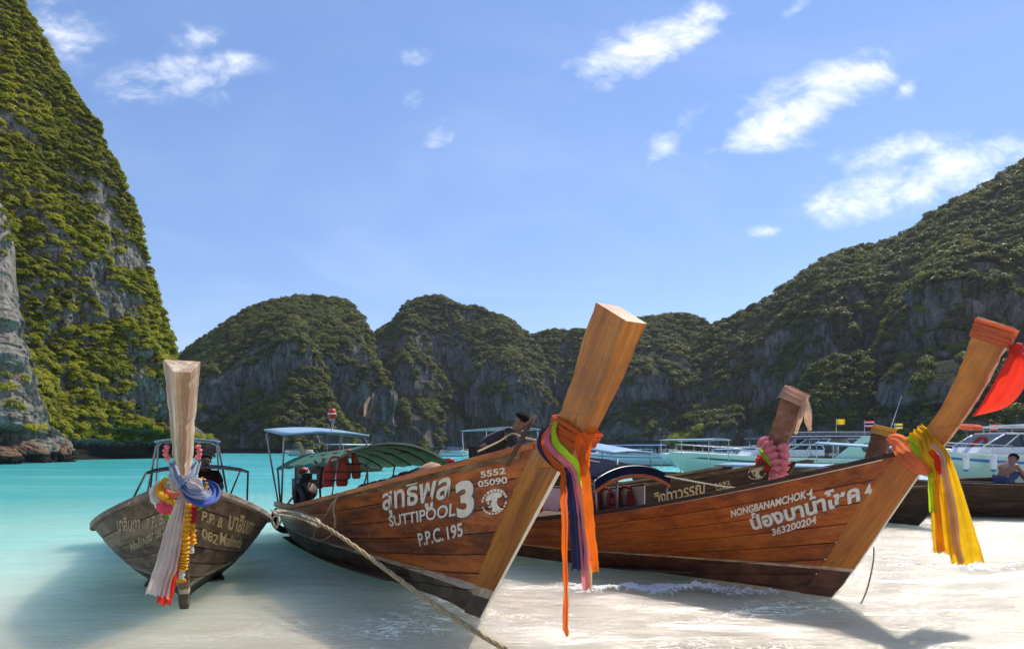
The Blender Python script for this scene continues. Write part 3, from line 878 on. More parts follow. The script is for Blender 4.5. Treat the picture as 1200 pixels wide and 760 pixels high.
def canopy(b, x0, x1, half, eave, ridge, mat_top, mat_frame, nb=5, sag=.015, post=True, name='canopy', lean=0.0, y0=0.0):
    """bowed cloth roof over hoops, part of boat b"""
    xs = np.linspace(x0, x1, 17); ys = np.linspace(-1, 1, 17)
    g = np.zeros((17, 17, 3))
    for i, x in enumerate(xs):
        ph = abs(math.sin((i / 16) * math.pi * (nb - 1)))
        for j, y in enumerate(ys):
            z = eave + (ridge - eave) * (1 - abs(y) ** 2.2) - sag * ph * (1 - .3 * abs(y)) + lean * (i / 16)
            g[i, j] = (x, y0 + y * half, z)
    o = grid_mesh(name, g, mat_top, b.root)
    md = o.modifiers.new('thick', 'SOLIDIFY'); md.thickness = .008
    for k in range(nb):
        x = x0 + (x1 - x0) * k / (nb - 1)
        pts = [(x, y0 + y * (half - .01), eave + (ridge - eave) * (1 - abs(y) ** 2.2) - .022 + lean * k / (nb - 1)) for y in np.linspace(-1, 1, 13)]
        MB().tube(pts, .013, 6).build('canopy_hoop', mat_frame, b.root, smooth=True)
    for y in (-.55, 0, .55):
        z = eave + (ridge - eave) * (1 - abs(y) ** 2.2) - .03
        MB().tube([(x0, y0 + y * half, z), (x1, y0 + y * half, z + lean)], .012, 6).build('canopy_batten', mat_frame, b.root, smooth=True)
    if post:
        for k in range(nb):
            if k % 2: continue
            x = x0 + (x1 - x0) * k / (nb - 1)
            for y in (-1, 1):
                s = (x + b.P['L']) / (b.P['L'] + .5)
                q = hull_pt(b.P, np.clip(s, .02, .98), 1.0)
                MB().tube([(x, y * max(q[1] - .05, .1), q[2] - .05), (x, y0 + y * (half - .02), eave + lean * k / (nb - 1))], .016, 6).build('canopy_post', mat_frame, b.root, smooth=True)


def flat_roof(b, x0, x1, half, z, mat, frame, tilt=0.0, name='stern_roof'):
    n = 9
    g = np.array([[(x, y * half, z + tilt * (x - x0) / (x1 - x0) + .05 * (1 - y * y)) for y in np.linspace(-1, 1, n)] for x in np.linspace(x0, x1, 7)])
    o = grid_mesh(name, g, mat, b.root)
    md = o.modifiers.new('thick', 'SOLIDIFY'); md.thickness = .03
    for x, zz in ((x0 + .08, z), (x1 - .08, z + tilt)):
        for y in (-1, 1):
            s = np.clip((x + b.P['L']) / (b.P['L'] + .5), .02, .98); q = hull_pt(b.P, s, 1.0)
            MB().tube([(x, y * (q[1] - .03), q[2] - .05), (x, y * (half - .03), zz - .1), (x, y * (half - .08), zz - .02), (x, 0, zz + .015)], .017, 6).build('roof_post', frame, b.root, smooth=True)


def engine(b, metal, dark, red):
    """old car engine on a swivel with the long propeller tail"""
    x = -b.P['L'] + .35; q = hull_pt(b.P, .04, 1.0); z = q[2] + .32
    o = MB().box((x, 0, z), (.62, .30, .34)).box((x + .02, .0, z + .22), (.5, .2, .12)).build('engine', dark, b.root, bevel=.02)
    MB().lathe((x + .34, 0, z - .05), [(.02, 0), (.17, 0), (.17, .03), (.05, .04), (.05, .08)], 14, 'X').build('flywheel', metal, o, smooth=True)
    for i in range(4): MB().tube([(x - .18 + i * .12, .14, z + .15), (x - .18 + i * .12, .23, z + .12), (x - .18 + i * .12, .25, z - .02)], .02, 6).build('exhaust_pipe', metal, o, smooth=True)
    MB().lathe((x - .02, -.02, z + .28), [(.02, 0), (.11, .01), (.11, .09), (.02, .1)], 14).build('air_filter', red, o, smooth=True)
    MB().tube([(x - .3, 0, z - .05), (x - 1.2, 0, z - .35), (x - 2.3, 0, -.12)], .025, 8).build('propeller_shaft', metal, o, smooth=True)
    MB().tube([(x + .3, .05, z + .1), (x + .75, .1, z + .2), (x + 1.1, .12, z + .22)], .016, 6).build('tiller', metal, o, smooth=True)
    MB().box((x, 0, z - .3), (.12, .14, .5)).build('engine_mount', metal, o)
    pr = MB()
    for k in range(3):
        a = k * 2.094
        pr.add([(x - 2.3, .02 * math.cos(a), -.12 + .02 * math.sin(a)), (x - 2.28, .13 * math.cos(a - .3), -.12 + .13 * math.sin(a - .3)), (x - 2.33, .15 * math.cos(a + .3), -.12 + .15 * math.sin(a + .3)), (x - 2.34, .03 * math.cos(a + .5), -.12 + .03 * math.sin(a + .5))], [(0, 1, 2, 3)])
    pr.build('propeller', metal, o)


# paints and timbers
wood_b2 = wood('timber_red_brown', [(.120, .024, .005), (.39, .088, .012), (.62, .175, .028)], .40, .2, wear=(.42, .26, .11), wear_amt=.10,
               stripe=(.205, .30, .30, .325, .3, -3.5, (.62, .50, .35)), bottom=(.075, .050, .030))
wood_b2_stem = wood('timber_golden', [(.26, .082, .010), (.47, .162, .020), (.63, .255, .040)], .42, .15, lean=R(51), wear=(.55, .34, .14), wear_amt=.02,
                    stripe=(.205, .30, .205, .30, .3, -3.5, (.62, .50, .35)), bottom=(.075, .050, .030), knots=.1)
wood_b2_post = wood('timber_post_golden', [(.23, .072, .010), (.43, .145, .018), (.60, .235, .038)], .38, .2, lean=R(56), wear=(.62, .40, .18), wear_amt=-.04, knots=.08)
wood_b3 = wood('timber_chestnut', [(.115, .022, .005), (.39, .080, .009), (.58, .150, .018)], .36, .3, wear=None,
               stripe=(.30, .335, .205, .222, .3, -3.5, (.72, .50, .28)), bottom=(.09, .032, .014))
wood_b3_stem = wood('timber_orange', [(.28, .074, .008), (.52, .150, .014), (.68, .23, .028)], .36, .3, lean=R(58), knots=.1,
                    stripe=(.30, .335, .30, .335, .3, -3.5, (.72, .50, .28)), bottom=(.09, .032, .014))
wood_b3_post = wood('timber_post_orange', [(.28, .078, .008), (.52, .165, .014), (.68, .25, .028)], .36, .3, lean=R(64), knots=.08)
wood_dark = wood('timber_dark', [(.022, .012, .008), (.060, .030, .016), (.12, .068, .040)], .6, .0, wear=(.26, .19, .13), wear_amt=.05)
wood_worn = wood('timber_worn', [(.07, .030, .012), (.20, .11, .045), (.38, .26, .13)], .7, .0, wear=(.46, .36, .22), wear_amt=.20, knots=.3)
wood_b1 = wood('timber_weathered', [(.050, .026, .013), (.165, .092, .050), (.29, .19, .115)], .62, .05, wear=(.44, .37, .30), wear_amt=.16,
               stripe=(.17, .225, .17, .21, .2, -3.0, (.46, .40, .32)), bottom=(.045, .035, .026))
wood_b1_rail = wood('timber_grey_rail', [(.12, .085, .06), (.30, .235, .18), (.46, .38, .31)], .8, 0, wear=(.56, .48, .40), wear_amt=.15)
wood_b1_post = wood('timber_bleached', [(.36, .23, .14), (.66, .53, .39), (.82, .71, .57)], .8, 0, lean=R(51), wear=(.24, .10, .06), wear_amt=-.01, knots=0)
wood_lining = wood('timber_lining', [(.03, .016, .010), (.09, .045, .024), (.15, .085, .05)], .7, 0)
white_paint = plain('white_paint', (.84, .76, .62), .6, var=.08, scale=14)
cream_paint = plain('cream_paint', (.60, .46, .26), .65, var=.2, scale=20)
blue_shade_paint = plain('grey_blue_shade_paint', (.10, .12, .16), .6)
gold_paint = plain('gold_paint', (.70, .50, .24), .6, var=.2, scale=20)
faded_gold = plain('faded_gold_paint', (.40, .31, .19), .7, var=.35, scale=30)
steel = plain('steel', (.34, .33, .32), .45, .85, scale=20)
rusty = plain('rusty_iron', (.12, .085, .07), .7, .4, var=.4, scale=20)
black_rubber = plain('black_rubber', (.018, .018, .02), .7, var=.3)
engine_dark = plain('engine_grime', (.025, .024, .024), .5, .3, var=.4, scale=25)
red_paint = plain('red_paint', (.45, .035, .025), .45)
green_tarp = cloth('green_tarp', (.012, .24, .13), .55, .42)
navy_tarp = plain('navy_tarp', (.016, .017, .034), 1.0, var=.25, scale=3, spec=0.02)
blue_tarp = cloth('pale_blue_tarp', (.36, .56, .74), .6, .3)
orange_cloth = cloth('orange_cloth', (.72, .13, .012), .7, .35)

B2 = Boat('longtail_boat', 'red brown longtail boat numbered 3 with a tall golden square-cut prow', ground_pix(563, 722)[:2], -58.5,
          dict(L=7.3, B=1.56, sm=.32, pb=2.3, tb=.45, Hm=.74, Hb=1.645, ps=1.22, Hs=.52, dr=.2, rx0=-.12, rx1=1.03), 'longtail boats at the beach')
B3 = Boat('longtail_boat', 'chestnut longtail boat numbered 4 with a curved orange prow wrapped in red cloth', ground_pix(975, 699)[:2], -46,
          dict(L=7.0, B=1.85, sm=.36, pb=2.15, tb=.5, Hm=.58, Hb=1.575, ps=1.52, Hs=.8, dr=.2, rx0=-.2, rx1=.66), 'longtail boats at the beach')
B1 = Boat('longtail_boat', 'weathered grey brown longtail boat with a bleached prow hung with garlands', ground_pix(216, 711)[:2], -63.5,
          dict(L=6.0, B=1.98, sm=.56, pb=2.4, tb=.55, Hm=.62, Hb=1.30, ps=1.5, Hs=.62, dr=.2, rx0=-.06, rx1=.80, eb=.55), 'longtail boats at the beach')
B4 = Boat('longtail_boat', 'dark brown longtail boat with a pink garland and a rag on its short prow', (4.05, 10.9), -44,
          dict(L=7.5, B=1.7, sm=.38, pb=2.2, tb=.5, Hm=.62, Hb=1.42, ps=1.5, Hs=.8, dr=.2, rx0=-.1, rx1=.55), 'longtail boats at the beach')

# --- number 3
B2.planks(8, wood_b2); B2.shell(wood_lining); B2.rails(wood_b2, h=.055); B2.rub(wood_worn, .945, .985, .014); B2.inside(wood_lining)
c2 = lambda px, py, y=0: (lambda v: (v.x, v.z))(B2.plane(px, py, y))
f0, f1 = (-.0, -.02), c2(664, 531, -.02)
bk0, bk1 = (-.24, -.02), (1.03 - .06, 1.62)
B2.stem([f0, f1], [(-.26, -.02), (.94, 1.66)], [.012, .02], [.05, .055], wood_b2_stem, edge=white_paint)  # white edge strip paints the sunlit front of the stem
fr = [c2(662, 546, -.06), c2(733, 375.5, -.10)]; bk = [c2(626, 548, -.06), c2(698.5, 354.5, -.10)]
bk_mid = c2(655, 476, -.1); fr_mid = c2(690, 483, -.1)
B2.stem([fr[0], fr_mid, fr[1]], [bk[0], bk_mid, bk[1]], [.045, .06, .100], [.062, .075, .115], wood_b2_post, 'prow_post')
canopy(B2, -5.7, -2.5, .80, 1.30, 1.56, green_tarp, rusty, 6, sag=.045, lean=.14, y0=.06)
flat_roof(B2, -6.9, -5.3, .72, 1.98, blue_tarp, steel, tilt=-.12)
engine(B2, rusty, engine_dark, red_paint)
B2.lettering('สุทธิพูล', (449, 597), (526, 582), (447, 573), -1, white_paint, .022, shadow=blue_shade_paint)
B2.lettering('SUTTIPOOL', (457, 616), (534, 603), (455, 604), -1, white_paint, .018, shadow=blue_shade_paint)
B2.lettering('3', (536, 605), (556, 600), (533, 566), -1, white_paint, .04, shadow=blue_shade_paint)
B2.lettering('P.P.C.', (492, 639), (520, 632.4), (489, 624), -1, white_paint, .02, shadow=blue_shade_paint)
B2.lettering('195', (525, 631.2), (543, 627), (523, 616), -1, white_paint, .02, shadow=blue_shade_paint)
B2.lettering('5552', (564, 559), (593, 554), (563, 552), -1, white_paint, .025)
B2.lettering('05090', (561, 570), (595, 565), (560, 563), -1, white_paint, .025)

# --- number 4
B3.planks(8, wood_b3); B3.shell(wood_lining); B3.rails(wood_dark, h=.05, w=.07); B3.rub(white_paint, .972, .98, .004, name='white_line'); B3.inside(wood_lining)
c3 = lambda px, py, y=0: (lambda v: (v.x, v.z))(B3.plane(px, py, y))
B3.stem([(-.02, -.02), (.0, 0), c3(1000, 668), c3(1108, 511)], [(-.36, -.02), (-.33, 0), (-.09, .33), (.585, 1.6)], [.012, .015, .02, .03], [.05, .05, .05, .055], wood_b3_stem, edge=white_paint)  # white edge strip stands for sun catching the stem front
pf = [(1098, 530), (1116, 508), (1127, 492), (1148, 460), (1168, 424), (1190, 384)]; pb = [(1060, 530), (1076, 512), (1087, 499), (1108, 468), (1129, 421), (1146, 371)]
B3.stem([c3(*p, -.06) for p in pf], [c3(*p, -.06) for p in pb], [.036, .045, .05, .055, .065, .075], [.062, .06, .06, .07, .08, .09], wood_b3_post, 'prow_post')
canopy(B3, -3.95, -2.6, .88, 1.38, 1.56, navy_tarp, steel, 3, lean=-.16)
grid_mesh('valance', np.array([[(-2.575, y * .88, 1.20 + .18 * (1 - abs(y) ** 2.2) - d) for d in (0, .06, .11)] for y in np.linspace(-1, 1, 15)]), navy_tarp, B3.root)
grid_mesh('valance_hem', np.array([[(-2.57, y * .88, 1.09 + .18 * (1 - abs(y) ** 2.2) - d) for d in (0, .05)] for y in np.linspace(-1, 1, 15)]), orange_cloth, B3.root)
engine(B3, rusty, engine_dark, red_paint)
B3.lettering('NONGBANAMCHOK·4', (857, 605), (952, 581), (856, 597), -1, white_paint, .035)
B3.lettering('น้องบานำโชค', (882, 620), (1008, 585), (877, 605), -1, white_paint, .04, shadow=blue_shade_paint)
B3.lettering('4', (1014, 582), (1024, 579), (1012, 568), -1, white_paint, .03)
B3.lettering('363200204', (905, 627), (957, 612), (904, 619), -1, white_paint, .03)

# --- weathered boat
B1.planks(8, wood_b1); B1.shell(wood_lining); B1.rails(wood_b1_rail, w=.11, h=.06, out=.03); B1.inside(wood_lining)
B1.stem([(.02, -.03), (1.02, 1.25)], [(-.2, -.03), (.78, 1.3)], [.04, .05], [.055, .06], wood_b1, edge=None)
B1.stem([(1.02, 1.22), (1.25, 1.52), (1.50, 1.86), (1.78, 2.20)], [(.80, 1.30), (1.02, 1.62), (1.26, 1.96), (1.55, 2.32)], [.012, .02, .036, .062], [.07, .085, .108, .135], wood_b1_post, 'prow_post')
B1.lettering('P.P. B.', (236, 609), (260, 618), (237, 597), 1, gold_paint, .02)
B1.lettering('082.', (236, 629), (255, 638), (236, 617), 1, gold_paint, .02)
B1.lettering('มาลินดา', (267, 619), (293, 625), (269, 598), 1, gold_paint, .03)
B1.lettering('Malinda', (257, 637), (281, 641), (258, 622), 1, gold_paint, .02)
B1.lettering('มาลินดา', (139, 621), (164, 621), (136, 606), -1, faded_gold, .03)
B1.lettering('P.P. B.', (173, 620), (193, 612), (172, 607), -1, faded_gold, .02)
B1.lettering('Malinda', (154, 646), (179, 632), (152, 635), -1, faded_gold, .02)
B1.lettering('082', (183, 631), (193, 625), (182, 621), -1, faded_gold, .02)
canopy(B1, -5.5, -3.9, .74, 1.26, 1.34, navy_tarp, rusty, 3, y0=.16)
flat_roof(B1, -6.1, -5.2, .52, 1.76, blue_tarp, steel)
engine(B1, rusty, engine_dark, red_paint)

# --- dark boat with the pink garland
B4.planks(6, wood_dark, ns=18); B4.shell(wood_lining); B4.rails(wood_worn, w=.06); B4.inside(wood_lining, ribs=5)
B4.stem([(.0, -.05), (.78, 1.42)], [(-.2, -.05), (.5, 1.42)], [.02, .03], [.05, .055], wood_dark, edge=None)


# ------------------------------------------------------------------ sashes, garlands, ropes
def ribbon(name, pts, widths, normal, mat, folds=2.5, depth=.02, n=40, m=15, label=None, group=None, seed=0, parent=None, flutter=.0, thick=.003):
    path = curve_pts(pts, n); nv = Vector(normal).normalized()
    g = np.zeros((n, m, 3))
    for i, p in enumerate(path):
        t = (path[min(i + 1, n - 1)] - path[max(i - 1, 0)]).normalized()
        side = t.cross(nv).normalized(); nn = side.cross(t).normalized()
        u = i / (n - 1)
        w = float(np.interp(u, np.linspace(0, 1, len(widths)), widths))
        for j in range(m):
            v = j / (m - 1) * 2 - 1
            ph = seed * 1.7 + folds * math.pi * v + 1.1 * math.sin(u * 3 + seed)
            off = depth * (math.sin(ph) + .45 * math.sin(2.3 * ph + 4 * u)) * min(1.0, w / .08 + .2)
            wig = flutter * math.sin(u * 7 + seed) * u
            q = p + side * (v * w / 2 + wig) + nn * off
            g[i, j] = q
    cr = fbm(g * 16 + seed * 3.3, 3)[..., None] - .5; cr2 = fbm(g * 7 + seed * 1.3 + 9, 2)[..., None] - .5
    env = np.linspace(.25, 1, n)[:, None, None]
    g = g + np.array(nv)[None, None, :] * (cr * .030 + cr2 * .05) * env + np.array([1.0, .3, 0])[None, None, :] * cr2 * .03 * env
    ragged = np.random.default_rng(seed + 3).normal(size=m) * .012
    g[-1, :, 2] += ragged
    o = grid_mesh(name, g, mat, parent)
    if label: tag(o, label, 'sash', group)
    return o


def band(b, name, bk, fr, wb, wf, axis, width, mat, strands=3, label=None, group=None, grow=.012, parent=None, seed=0, skew=0.0):
    """cloth wound round a prow: bk, fr are the back and front edge points (x, z), axis the direction up the prow"""
    rg = random.Random(seed)
    ax = Vector((axis[0], 0, axis[1])).normalized()
    mb = MB()
    for k in range(strands):
        gr = grow + rg.random() * .012
        sh = (k / max(1, strands - 1) - .5) * width if strands > 1 else 0
        w = width / strands * 1.35
        A = Vector((bk[0], 0, bk[1])); F = Vector((fr[0], 0, fr[1])); d = (F - A).normalized()
        loop = []
        for (c, yy) in ((A - d * gr, -wb * .5), (A - d * gr * .4, -wb - gr), (A * .5 + F * .5, -(wb + wf) / 2 - gr * 1.3), (F + d * gr * .4, -wf - gr), (F + d * gr, -wf * .4), (F + d * gr, wf * .4), (F + d * gr * .4, wf + gr), (A * .5 + F * .5, (wb + wf) / 2 + gr * 1.3), (A - d * gr * .4, wb + gr), (A - d * gr, wb * .5)):
            f_ = (c - A).dot(d) / max(1e-6, (F - A).length)
            loop.append(c + Vector((0, yy, 0)) + ax * (sh + rg.uniform(-.01, .01) + skew * (f_ - .5)))
        rings = []
        for q in loop:
            out = Vector((0, 1 if q.y > 0 else -1, 0))
            rings.append([q - ax * w / 2, q - ax * w * .2 + out * .008, q + ax * w * .25 + out * .009, q + ax * w / 2])
        rings.append(rings[0])
        mb.loft(rings, cap=False, closed=False)
    mb.v = [b.mw @ Vector(v) for v in mb.v]
    o = mb.build(name, mat, parent, smooth=True)
    md = o.modifiers.new('thick', 'SOLIDIFY'); md.thickness = .004
    if label: tag(o, label, 'sash', group)
    return o


def garland(name, pts, r, mat, label=None, group='flower garlands on the prows', seed=0, bead=.03, parent=None):
    """string of flower heads: ruffled discs threaded close together"""
    rg = np.random.default_rng(seed)
    L = sum((Vector(pts[i + 1]) - Vector(pts[i])).length for i in range(len(pts) - 1))
    nf = max(4, int(L / bead)); path = curve_pts(pts, nf * 4 + 1)
    n = 12; rings = []; up = None
    for i, p in enumerate(path):
        t = (path[min(i + 1, len(path) - 1)] - path[max(i - 1, 0)]).normalized()
        if up is None: up = t.orthogonal().normalized()
        up = (up - t * up.dot(t)).normalized(); w = t.cross(up)
        base = (.45, .95, 1.1, .85)[i % 4]
        rings.append([p + (up * math.cos(2 * math.pi * j / n) + w * math.sin(2 * math.pi * j / n)) * r * base * (.78 + .4 * rg.random()) + t * (rg.random() - .5) * bead * .3 for j in range(n)])
    o = MB().loft(rings).build(name, mat, parent, smooth=False)
    if label: tag(o, label, 'garland', group)
    return o


def rope(name, pts, r, mat, label, n=80, twist=True, cat='rope', group=None):
    path = curve_pts(pts, n)
    L = sum((path[i + 1] - path[i]).length for i in range(n - 1))
    if not twist:
        o = MB().tube(path, r, 6).build(name, mat, None, smooth=True)
    else:
        dense = curve_pts(pts, max(n, int(L / (r * 1.6))))
        o = MB()
        for s in range(3):
            q = []; up = None
            for i, p in enumerate(dense):
                t = (dense[min(i + 1, len(dense) - 1)] - dense[max(i - 1, 0)]).normalized()
                if up is None: up = t.orthogonal().normalized()
                up = (up - t * up.dot(t)).normalized(); w = t.cross(up)
                a = s * 2.094 + i * .55
                q.append(p + (up * math.cos(a) + w * math.sin(a)) * r * .5)
            o.tube(q, r * .58, 5)
        o = o.build(name, mat, None, smooth=True)
    return tag(o, label, cat, group)


c_orange = cloth('sash_orange', (.90, .20, .012), .75, .55)
c_navy = cloth('sash_navy', (.014, .012, .060), .8, .1)
c_pink = cloth('sash_pink', (.88, .27, .32), .75, .5)
c_lime = cloth('sash_lime', (.55, .88, .02), .75, .55)
c_yellow = cloth('sash_yellow', (.92, .56, .012), .75, .55)
c_coral = cloth('sash_coral', (.92, .27, .10), .75, .55)
c_peach = cloth('sash_peach', (.74, .50, .36), .75, .45)
c_red = cloth('sash_red', (.88, .045, .02), .7, .55)
c_white = cloth('sash_white', (.80, .70, .63), .85, .45)
c_grey = cloth('sash_grey_blue', (.33, .38, .48), .85, .3)
c_blue = cloth('sash_blue', (.07, .14, .46), .8, .3)
c_amber = cloth('sash_amber', (.72, .36, .06), .8, .35)
f_yellow = plain('marigold', (.85, .42, .012), .8, var=.25, scale=40, transl=.25)
f_white = plain('jasmine', (.74, .70, .62), .8, var=.15, scale=40, transl=.25)
f_pink = plain('pink_blossom', (.82, .11, .17), .8, var=.25, scale=40, transl=.25)
f_palepink = plain('pale_pink_blossom', (.86, .25, .26), .8, var=.3, scale=30, transl=.25)
f_red = plain('red_blossom', (.50, .012, .03), .8, var=.25, scale=40, transl=.2)
f_green = plain('green_blossom', (.24, .60, .03), .8, var=.25, scale=40, transl=.25)
hemp = plain('hemp_rope', (.40, .30, .15), .9, var=.3, scale=30)
hemp_pale = plain('pale_rope', (.55, .47, .34), .9, var=.25, scale=30)
hemp_dark = plain('dark_rope', (.16, .10, .06), .9, var=.3, scale=30)

# --- number 3: five colours wound and hanging
G2 = 'sashes on the prow of boat 3'
b2p = lambda px, py, y=-.10: B2.mw @ B2.plane(px, py, y)
n2 = B2.mw.to_3x3() @ Vector((0, -1, 0))
axis2 = (Vector((fr[1][0] - fr[0][0], fr[1][1] - fr[0][1])).normalized())
band(B2, 'sash', c2(646, 498, -.08), c2(681, 513, -.08), .07, .065, axis2, .10, c_orange, 4, 'orange cloth wound round the golden prow of boat number 3', G2, seed=4, skew=-.05)
ribbon('sash', [b2p(652, 496, -.09), b2p(636, 508, -.10), b2p(633, 522, -.11), b2p(645, 540, -.12), b2p(660, 551, -.13), b2p(668, 556, -.14), b2p(676, 600, -.15), b2p(681, 667, -.16)], [.04, .05, .06, .05, .05, .09, .16, .17], n2, c_navy, 2.2, .014, label='long navy sash hanging from the golden prow of boat 3', group=G2, seed=1)
ribbon('sash', [b2p(654, 494, -.10), b2p(642, 506, -.115), b2p(641, 519, -.125), b2p(652, 532, -.135), b2p(668, 546, -.145), b2p(676, 562, -.15), b2p(683, 610, -.165), b2p(688, 690, -.17)], [.05, .05, .06, .05, .05, .06, .09, .10], n2, c_pink, 2.0, .012, label='long pink sash hanging from the golden prow of boat 3', group=G2, seed=2)
ribbon('sash', [b2p(652, 494, -.11), b2p(649, 506, -.13), b2p(652, 520, -.14), b2p(664, 532, -.15), b2p(676, 545, -.15), b2p(681, 565, -.145), b2p(687, 620, -.15), b2p(692, 690, -.15)], [.05, .05, .06, .05, .05, .04, .05, .04], n2, c_lime, 1.6, .010, label='thin lime green sash hanging from the golden prow of boat 3', group=G2, seed=3)
ribbon('sash', [b2p(653, 496, -.10), b2p(637, 512, -.12), b2p(641, 530, -.135), b2p(652, 545, -.15), b2p(660, 553, -.16), b2p(661, 580, -.165), b2p(662, 650, -.165), b2p(663, 700, -.165), b2p(662, 741, -.16)], [.03, .035, .04, .045, .05, .07, .055, .045, .06], n2, c_orange, 2.4, .016, label='frayed orange sash hanging lowest from the prow of boat 3', group=G2, seed=5)
ribbon('sash', [b2p(680, 508, -.11), b2p(678, 525, -.15), b2p(683, 545, -.17), b2p(688, 590, -.18), b2p(693, 640, -.18), b2p(697, 668, -.18)], [.06, .07, .08, .09, .09, .07], n2, c_orange, 2.2, .016, label='straight orange sash hanging down beside the navy one', group=G2, seed=6)
ribbon('sash', [b2p(683, 506, -.10), b2p(689, 516, -.13), b2p(690, 530, -.14), b2p(687, 545, -.15), b2p(683, 540, -.16), b2p(682, 522, -.14)], [.03, .06, .05, .05, .05, .03], n2, c_orange, 2.0, .016, label='knotted orange loop on the front of the golden prow', group=G2, seed=7)

# --- number 4: yellow bundle and red scarf
G3 = 'sashes on the prow of boat 4'
b3p = lambda px, py, y=-.09: B3.mw @ B3.plane(px, py, y)
n3 = B3.mw.to_3x3() @ Vector((0, -1, 0))
ribbon('sash', [b3p(1040, 512, .02), b3p(1052, 517, -.07), b3p(1064, 533, -.10), b3p(1078, 547, -.12), b3p(1092, 553, -.13)], [.05, .16, .22, .15, .07], n3, c_coral, 3.2, .012, label='coral cloth drawn across the stem under the yellow sashes', group=G3, seed=11)
ribbon('sash', [b3p(1072, 503, -.04), b3p(1080, 512, -.09), b3p(1086, 530, -.115), b3p(1093, 551, -.14), b3p(1101, 580, -.16), b3p(1106, 620, -.17), b3p(1109, 648, -.17)], [.16, .18, .15, .08, .15, .19, .20], n3, c_yellow, 3.4, .018, label='broad yellow sash knotted and hanging from the stem of boat 4', group=G3, seed=12)
ribbon('sash', [b3p(1082, 505, -.06), b3p(1098, 521, -.12), b3p(1107, 531, -.15), b3p(1113, 555, -.17), b3p(1122, 600, -.19), b3p(1130, 640, -.20), b3p(1135, 660, -.20)], [.05, .06, .06, .12, .19, .24, .25], n3, c_yellow, 3.2, .020, label='flaring yellow sash with an orange hem blown towards the sea', group=G3, seed=13)
ribbon('sash', [b3p(1064, 511, -.05), b3p(1070, 520, -.10), b3p(1078, 535, -.125)], [.07, .08, .05], n3, c_lime, 2.0, .010, label='lime cloth fold wound round the stem of boat 4', group=G3, seed=14)
ribbon('sash', [b3p(1091, 555, -.15), b3p(1092, 575, -.155), b3p(1093, 600, -.16)], [.05, .07, .06], n3, c_lime, 1.6, .012, label='short lime sash end hanging beside the broad yellow one', group=G3, seed=15)
ribbon('sash', [b3p(1098, 556, -.13), b3p(1099, 600, -.15), b3p(1103, 646, -.16)], [.05, .06, .07], n3, c_coral, 1.6, .012, label='narrow coral sash showing at the edge of the yellow ones', group=G3, seed=16)
ribbon('sash', [b3p(1092, 520, -.15), b3p(1104, 533, -.185), b3p(1109, 560, -.195), b3p(1116, 600, -.21), b3p(1121, 640, -.215), b3p(1127, 660, -.215)], [.05, .04, .05, .07, .06, .06], n3, c_peach, 1.8, .012, label='pale peach sash hanging between the two yellow ones', group=G3, seed=17)
ribbon('sash', [b3p(1090, 528, -.13), b3p(1099, 540, -.16), b3p(1100, 556, -.16)], [.04, .08, .04], n3, c_red, 2.0, .014, label='small red knot of cloth among the yellow sashes', group=G3, seed=18)
ax3 = Vector((c3(1168, 377, 0)[0] - c3(1150, 420, 0)[0], c3(1168, 377, 0)[1] - c3(1150, 420, 0)[1]))
band(B3, 'sash', c3(1141, 386, -.06), c3(1185, 394, -.06), .088, .072, ax3, .13, c_coral, 5, 'red scarf wound round the top of the curved orange prow', G3, seed=21, skew=-.03)
def red_scarf():
    A = curve_pts([b3p(1187, 402, -.10), b3p(1178, 424, -.10), b3p(1163, 452, -.09), b3p(1149, 475, -.08), b3p(1139, 487, -.07)], 30)
    Bc = curve_pts([b3p(1192, 404, -.06), b3p(1206, 424, -.02), b3p(1202, 450, .06), b3p(1180, 476, .04), b3p(1139, 488, -.06)], 30)
    g = np.zeros((30, 21, 3))
    for i in range(30):
        for j in range(21):
            v = j / 20
            p = A[i].lerp(Bc[i], v) + n3 * (.03 * math.sin(v * 9 + i * .06) * math.sin(math.pi * min(1, i / 29 + .12)) + .09 * math.sin(math.pi * v) * math.sin(math.pi * i / 29))
            g[i, j] = p
    o = grid_mesh('scarf', g, c_red)
    tag(o, 'bright red scarf billowing from the top of the curved orange prow', 'scarf')
    k = MB()
    ctr = b3p(1191, 408, -.09)
    for a in range(4):
        d = Vector((rnd.uniform(-1, 1), rnd.uniform(-1, 1), rnd.uniform(-1, 1))).normalized() * .035
        k.tube(curve_pts([ctr - d, ctr + d.orthogonal() * .8, ctr + d, ctr - d.orthogonal() * .7, ctr - d], 14), .026, 8)
    k.build('knot', c_red, o, smooth=True)
red_scarf()

# --- weathered boat: white, blue and red cloth, marigolds
G1 = 'sashes on the bleached prow'
b1w = lambda x, y, z: B1.mw @ Vector((x, y, z))
n1 = B1.mw.to_3x3() @ Vector((1, 0, .0))
def q1(px, py, Y): return pix(px, py, Y)
Yk = 5.28
band(B1, 'sash', (.90, 1.33), (1.10, 1.30), .08, .035, (.62, .78), .16, c_white, 5, 'pale cloth bound round the foot of the bleached prow', G1, seed=31, grow=.016)
ribbon('sash', [q1(201, 541, 5.36), q1(206, 556, 5.24), q1(214, 569, 5.18), q1(222, 578, 5.20)], [.06, .07, .06, .05], n1, c_grey, 2.0, .014, label='grey blue cloth crossing the bleached prow from above', group=G1, seed=32)
ribbon('sash', [q1(231, 541, 5.36), q1(226, 554, 5.24), q1(218, 566, 5.16), q1(212, 574, 5.18)], [.06, .07, .06, .05], n1, c_grey, 2.0, .014, label='grey blue cloth crossing the prow towards its left', group=G1, seed=33)
